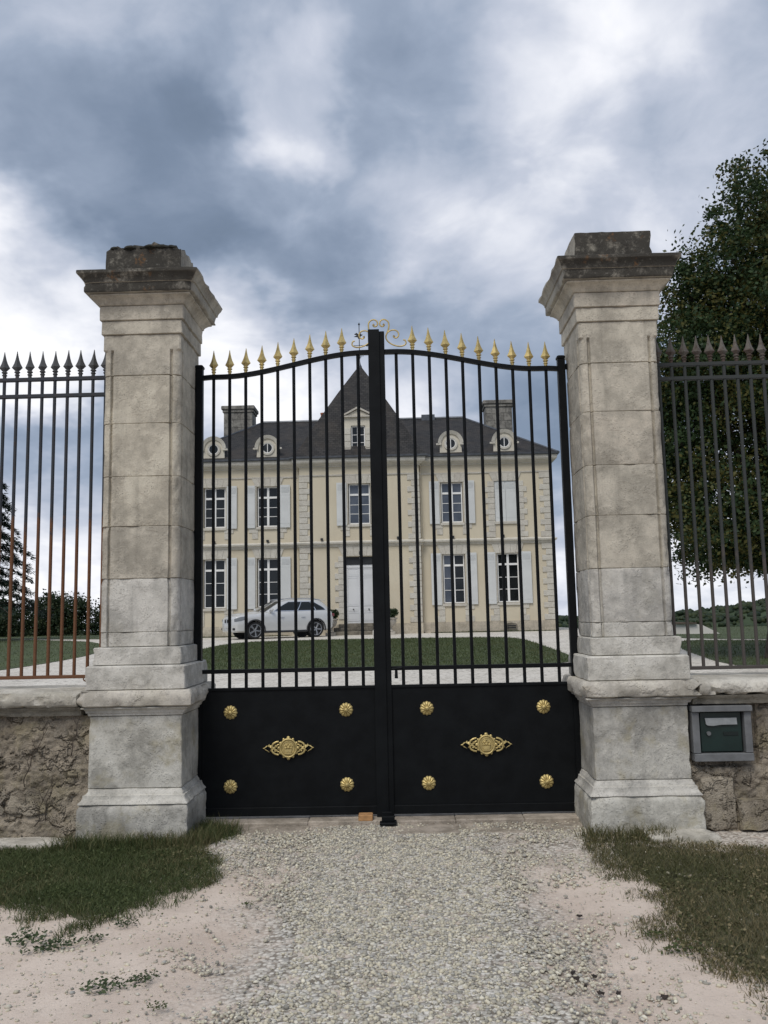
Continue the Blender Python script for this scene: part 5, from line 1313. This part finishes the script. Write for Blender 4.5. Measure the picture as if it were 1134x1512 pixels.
# cedar: tiers of level drooping boughs
def cedar(base, height, rad):
    t_ = thing('cedar_tree', 'dark cedar with level drooping boughs beyond the rusty railing', 'tree', base)
    MB().tube([(0, 0, height*i/8) for i in range(9)], [0.34*(1-i/8.6) for i in range(9)], 10).obj('trunk', 'bark', t_, 60)
    T = []; 
    for k in range(15):
        z = 1.9+(height-2.2)*k/14; L = rad*(1-0.86*(k/14)**0.75)
        for q in range(7):
            a = q*0.898+k*0.7+random.uniform(-.2, .2); l = L*random.uniform(0.72, 1.08)
            pts = [Vector((math.cos(a)*l*u, math.sin(a)*l*u, z+0.35*math.sin(u*2.4)-0.75*u*u)) for u in np.linspace(0, 1, 8)]
            MB().tube(pts, [0.06*(1-0.8*i/7) for i in range(8)], 5).obj('bough', 'bark', t_)
            for u in rng.uniform(0.25, 1.02, 95):
                i = min(int(u*7), 6); p = pts[i].lerp(pts[i+1], u*7-i)
                side = rng.normal(0, 0.30*(1.15-0.6*u)*min(1.3, l/2.2)); 
                T.append((p.x-math.sin(a)*side, p.y+math.cos(a)*side, p.z+rng.normal(0, 0.055)-abs(side)*0.30, a))
    T = np.array(T); n = len(T); rep = 5
    C_ = np.repeat(T[:, :3], rep, 0)+rng.normal(0, 0.05, (n*rep, 3)); A = np.repeat(T[:, 3], rep)+rng.normal(0, 0.8, n*rep)
    d = np.stack([np.cos(A), np.sin(A), rng.normal(-0.25, 0.35, n*rep)], 1); w2 = np.stack([-np.sin(A), np.cos(A), rng.normal(0, .4, n*rep)], 1)*0.028
    s = rng.uniform(0.10, 0.24, n*rep)[:, None]
    V = np.stack([C_-w2, C_+w2, C_+d*s+w2*.4, C_+d*s-w2*.4], 1).reshape(-1, 3)
    put('foliage', np_mesh('foliage', V, np.arange(len(V)).reshape(-1, 4), 'needle'), None, t_)
cedar((-22.6, 45.0, 0.6), 11.0, 5.1)
for i, (x, y, h_, w_) in enumerate([(-49, 90, 8.6, 3.4), (-45.5, 86, 8.6, 3.0), (-42.5, 92, 9.2, 3.2), (-39.5, 85, 8.3, 2.7), (-37.0, 88, 9.6, 2.6), (-34.6, 86, 8.8, 2.3), (-32.4, 85, 9.1, 2.4), (-30.0, 88, 8.8, 2.6), (-27.4, 86, 8.4, 2.5), (-24.5, 90, 8.6, 3.0)]):
    zb = gz(x, y); top = 4.3+random.uniform(-.35, .5)+(0.5 if i == 4 else 0); H_ = top-zb
    lob = [(0, 0, H_*0.66, w_, w_, H_*0.32), (w_*.45, -.5, H_*0.45, w_*.8, w_*.8, H_*0.30), (-w_*.5, 0.2, H_*0.42, w_*.8, w_*.8, H_*0.30), (random.uniform(-.6, .6), 0, H_*0.84, w_*.5, w_*.5, H_*0.14), (0, -1, H_*0.30, w_*1.1, w_*.8, H_*0.24)]
    tree('wood_tree', 'dark tree in the row of trees beyond the lawn and cedar', 'tree', (x, y, zb), H_*.7, 0.18, lob, 13000, 0.26, 'leaf_far', 420, 0.34, group='trees in a row beyond the cedar', limb=False, shell=0.05)

# low white building beyond the lawn on the tree side
ob = thing('outbuilding', 'low white walled outbuilding beyond the lawn behind the large tree', 'building', (14.1, 42.0, 0.38))
mb = MB(); mb.prism([(-0.95, -0.4), (1.15, -0.4), (1.15, 0.02), (0.35, 0.44), (0.0, 0.50), (-0.95, 0.52)], 0, 3.0); mb.obj('wall', 'white_wall', ob)
mb = MB(); mb.prism([(-1.05, 0.522), (0.02, 0.502), (0.06, 0.56), (-1.05, 0.60)], -0.15, 3.1); mb.obj('roof', 'roof_far', ob)
for i, (x, y, z) in enumerate(((262, 566, -6.5), (281, 575, -1.0), (288, 580, -0.5))):
    hs = thing('far_house', 'tiny pale house among the trees on the wooded hillside', 'house', (x, y, z), random.random(), group='houses on the far hillside')
    MB().box(-3.4, 3.4, -3, 3, -4, 2.4).obj('wall', 'white_wall', hs); mb = MB(); mb.prism([(-3.8, 2.4), (3.8, 2.4), (0, 4.2)], -3.3, 3.3); mb.obj('roof', 'roof_far', hs)

# ------------------------------------------------------------------ weeds and litter on the drive
for i, (x, y, s) in enumerate([(-1.66, 4.41, 1.2), (-1.19, 3.93, 1.1), (-1.08, 3.98, 1.0), (-1.57, 4.47, 1.1), (-1.44, 4.52, .8), (-1.03, 4.04, .7), (-1.34, 4.70, .8), (-1.80, 4.55, 1.3), (1.42, 4.25, 1.3), (1.33, 4.46, .9), (-0.75, 5.0, .5), (-0.9, 3.75, .6)]):
    z = float(near_z(np.array([x]), np.array([y]))[0]); n = 80
    a = rng.uniform(0, 6.28, n); r_ = 0.062*s*rng.random(n)**.6
    C_ = np.stack([r_*np.cos(a)*1.3, r_*np.sin(a), 0.008+0.03*s*rng.random(n)], 1)
    V, F = leaf_quads(C_, 0.021*s, 0.7, 0.5); V[:, 2] = np.maximum(V[:, 2], 0.002)
    put('weed_plant', np_mesh('weed_plant', V, F, 'weed' if i < 8 else 'grass_green'), None, None, (x, y, z), label='low leafy weed sprouting from the sandy drive', category='weed', group='weeds on the drive')
for i, (x, y) in enumerate([(0.87, 4.05), (0.875, 4.0), (0.96, 4.03), (0.95, 3.86), (1.02, 3.84), (0.90, 3.93), (1.05, 4.8), (-1.66, 4.52), (1.2, 3.8)]):
    z = float(near_z(np.array([x]), np.array([y]))[0])
    mb = MB(); w_ = random.uniform(.008, .016); a = random.random()*6
    pts = [(w_*math.cos(q)*(1.4 if k % 2 else 1), w_*.7*math.sin(q)*(1.2 if k % 3 else .8), 0.004+0.008*math.sin(q*2)**2) for k, q in enumerate(np.linspace(0, 6.28, 9)[:-1])]
    mb.add(pts+[(0, 0, 0.014)]+[(p[0], p[1], p[2]-.003) for p in pts], [(k, (k+1) % 8, 8) for k in range(8)]+[(k, k+9, (k+1) % 8+9, (k+1) % 8) for k in range(8)])
    o = mb.obj('fallen_leaf', 'dead_leaf', None, loc=(x, y, z)); o.rotation_euler = (0, 0, a)
    o['label'] = 'dark curled dead leaf lying on the pale drive'; o['category'] = 'leaf'; o['group'] = 'dead leaves on the drive'
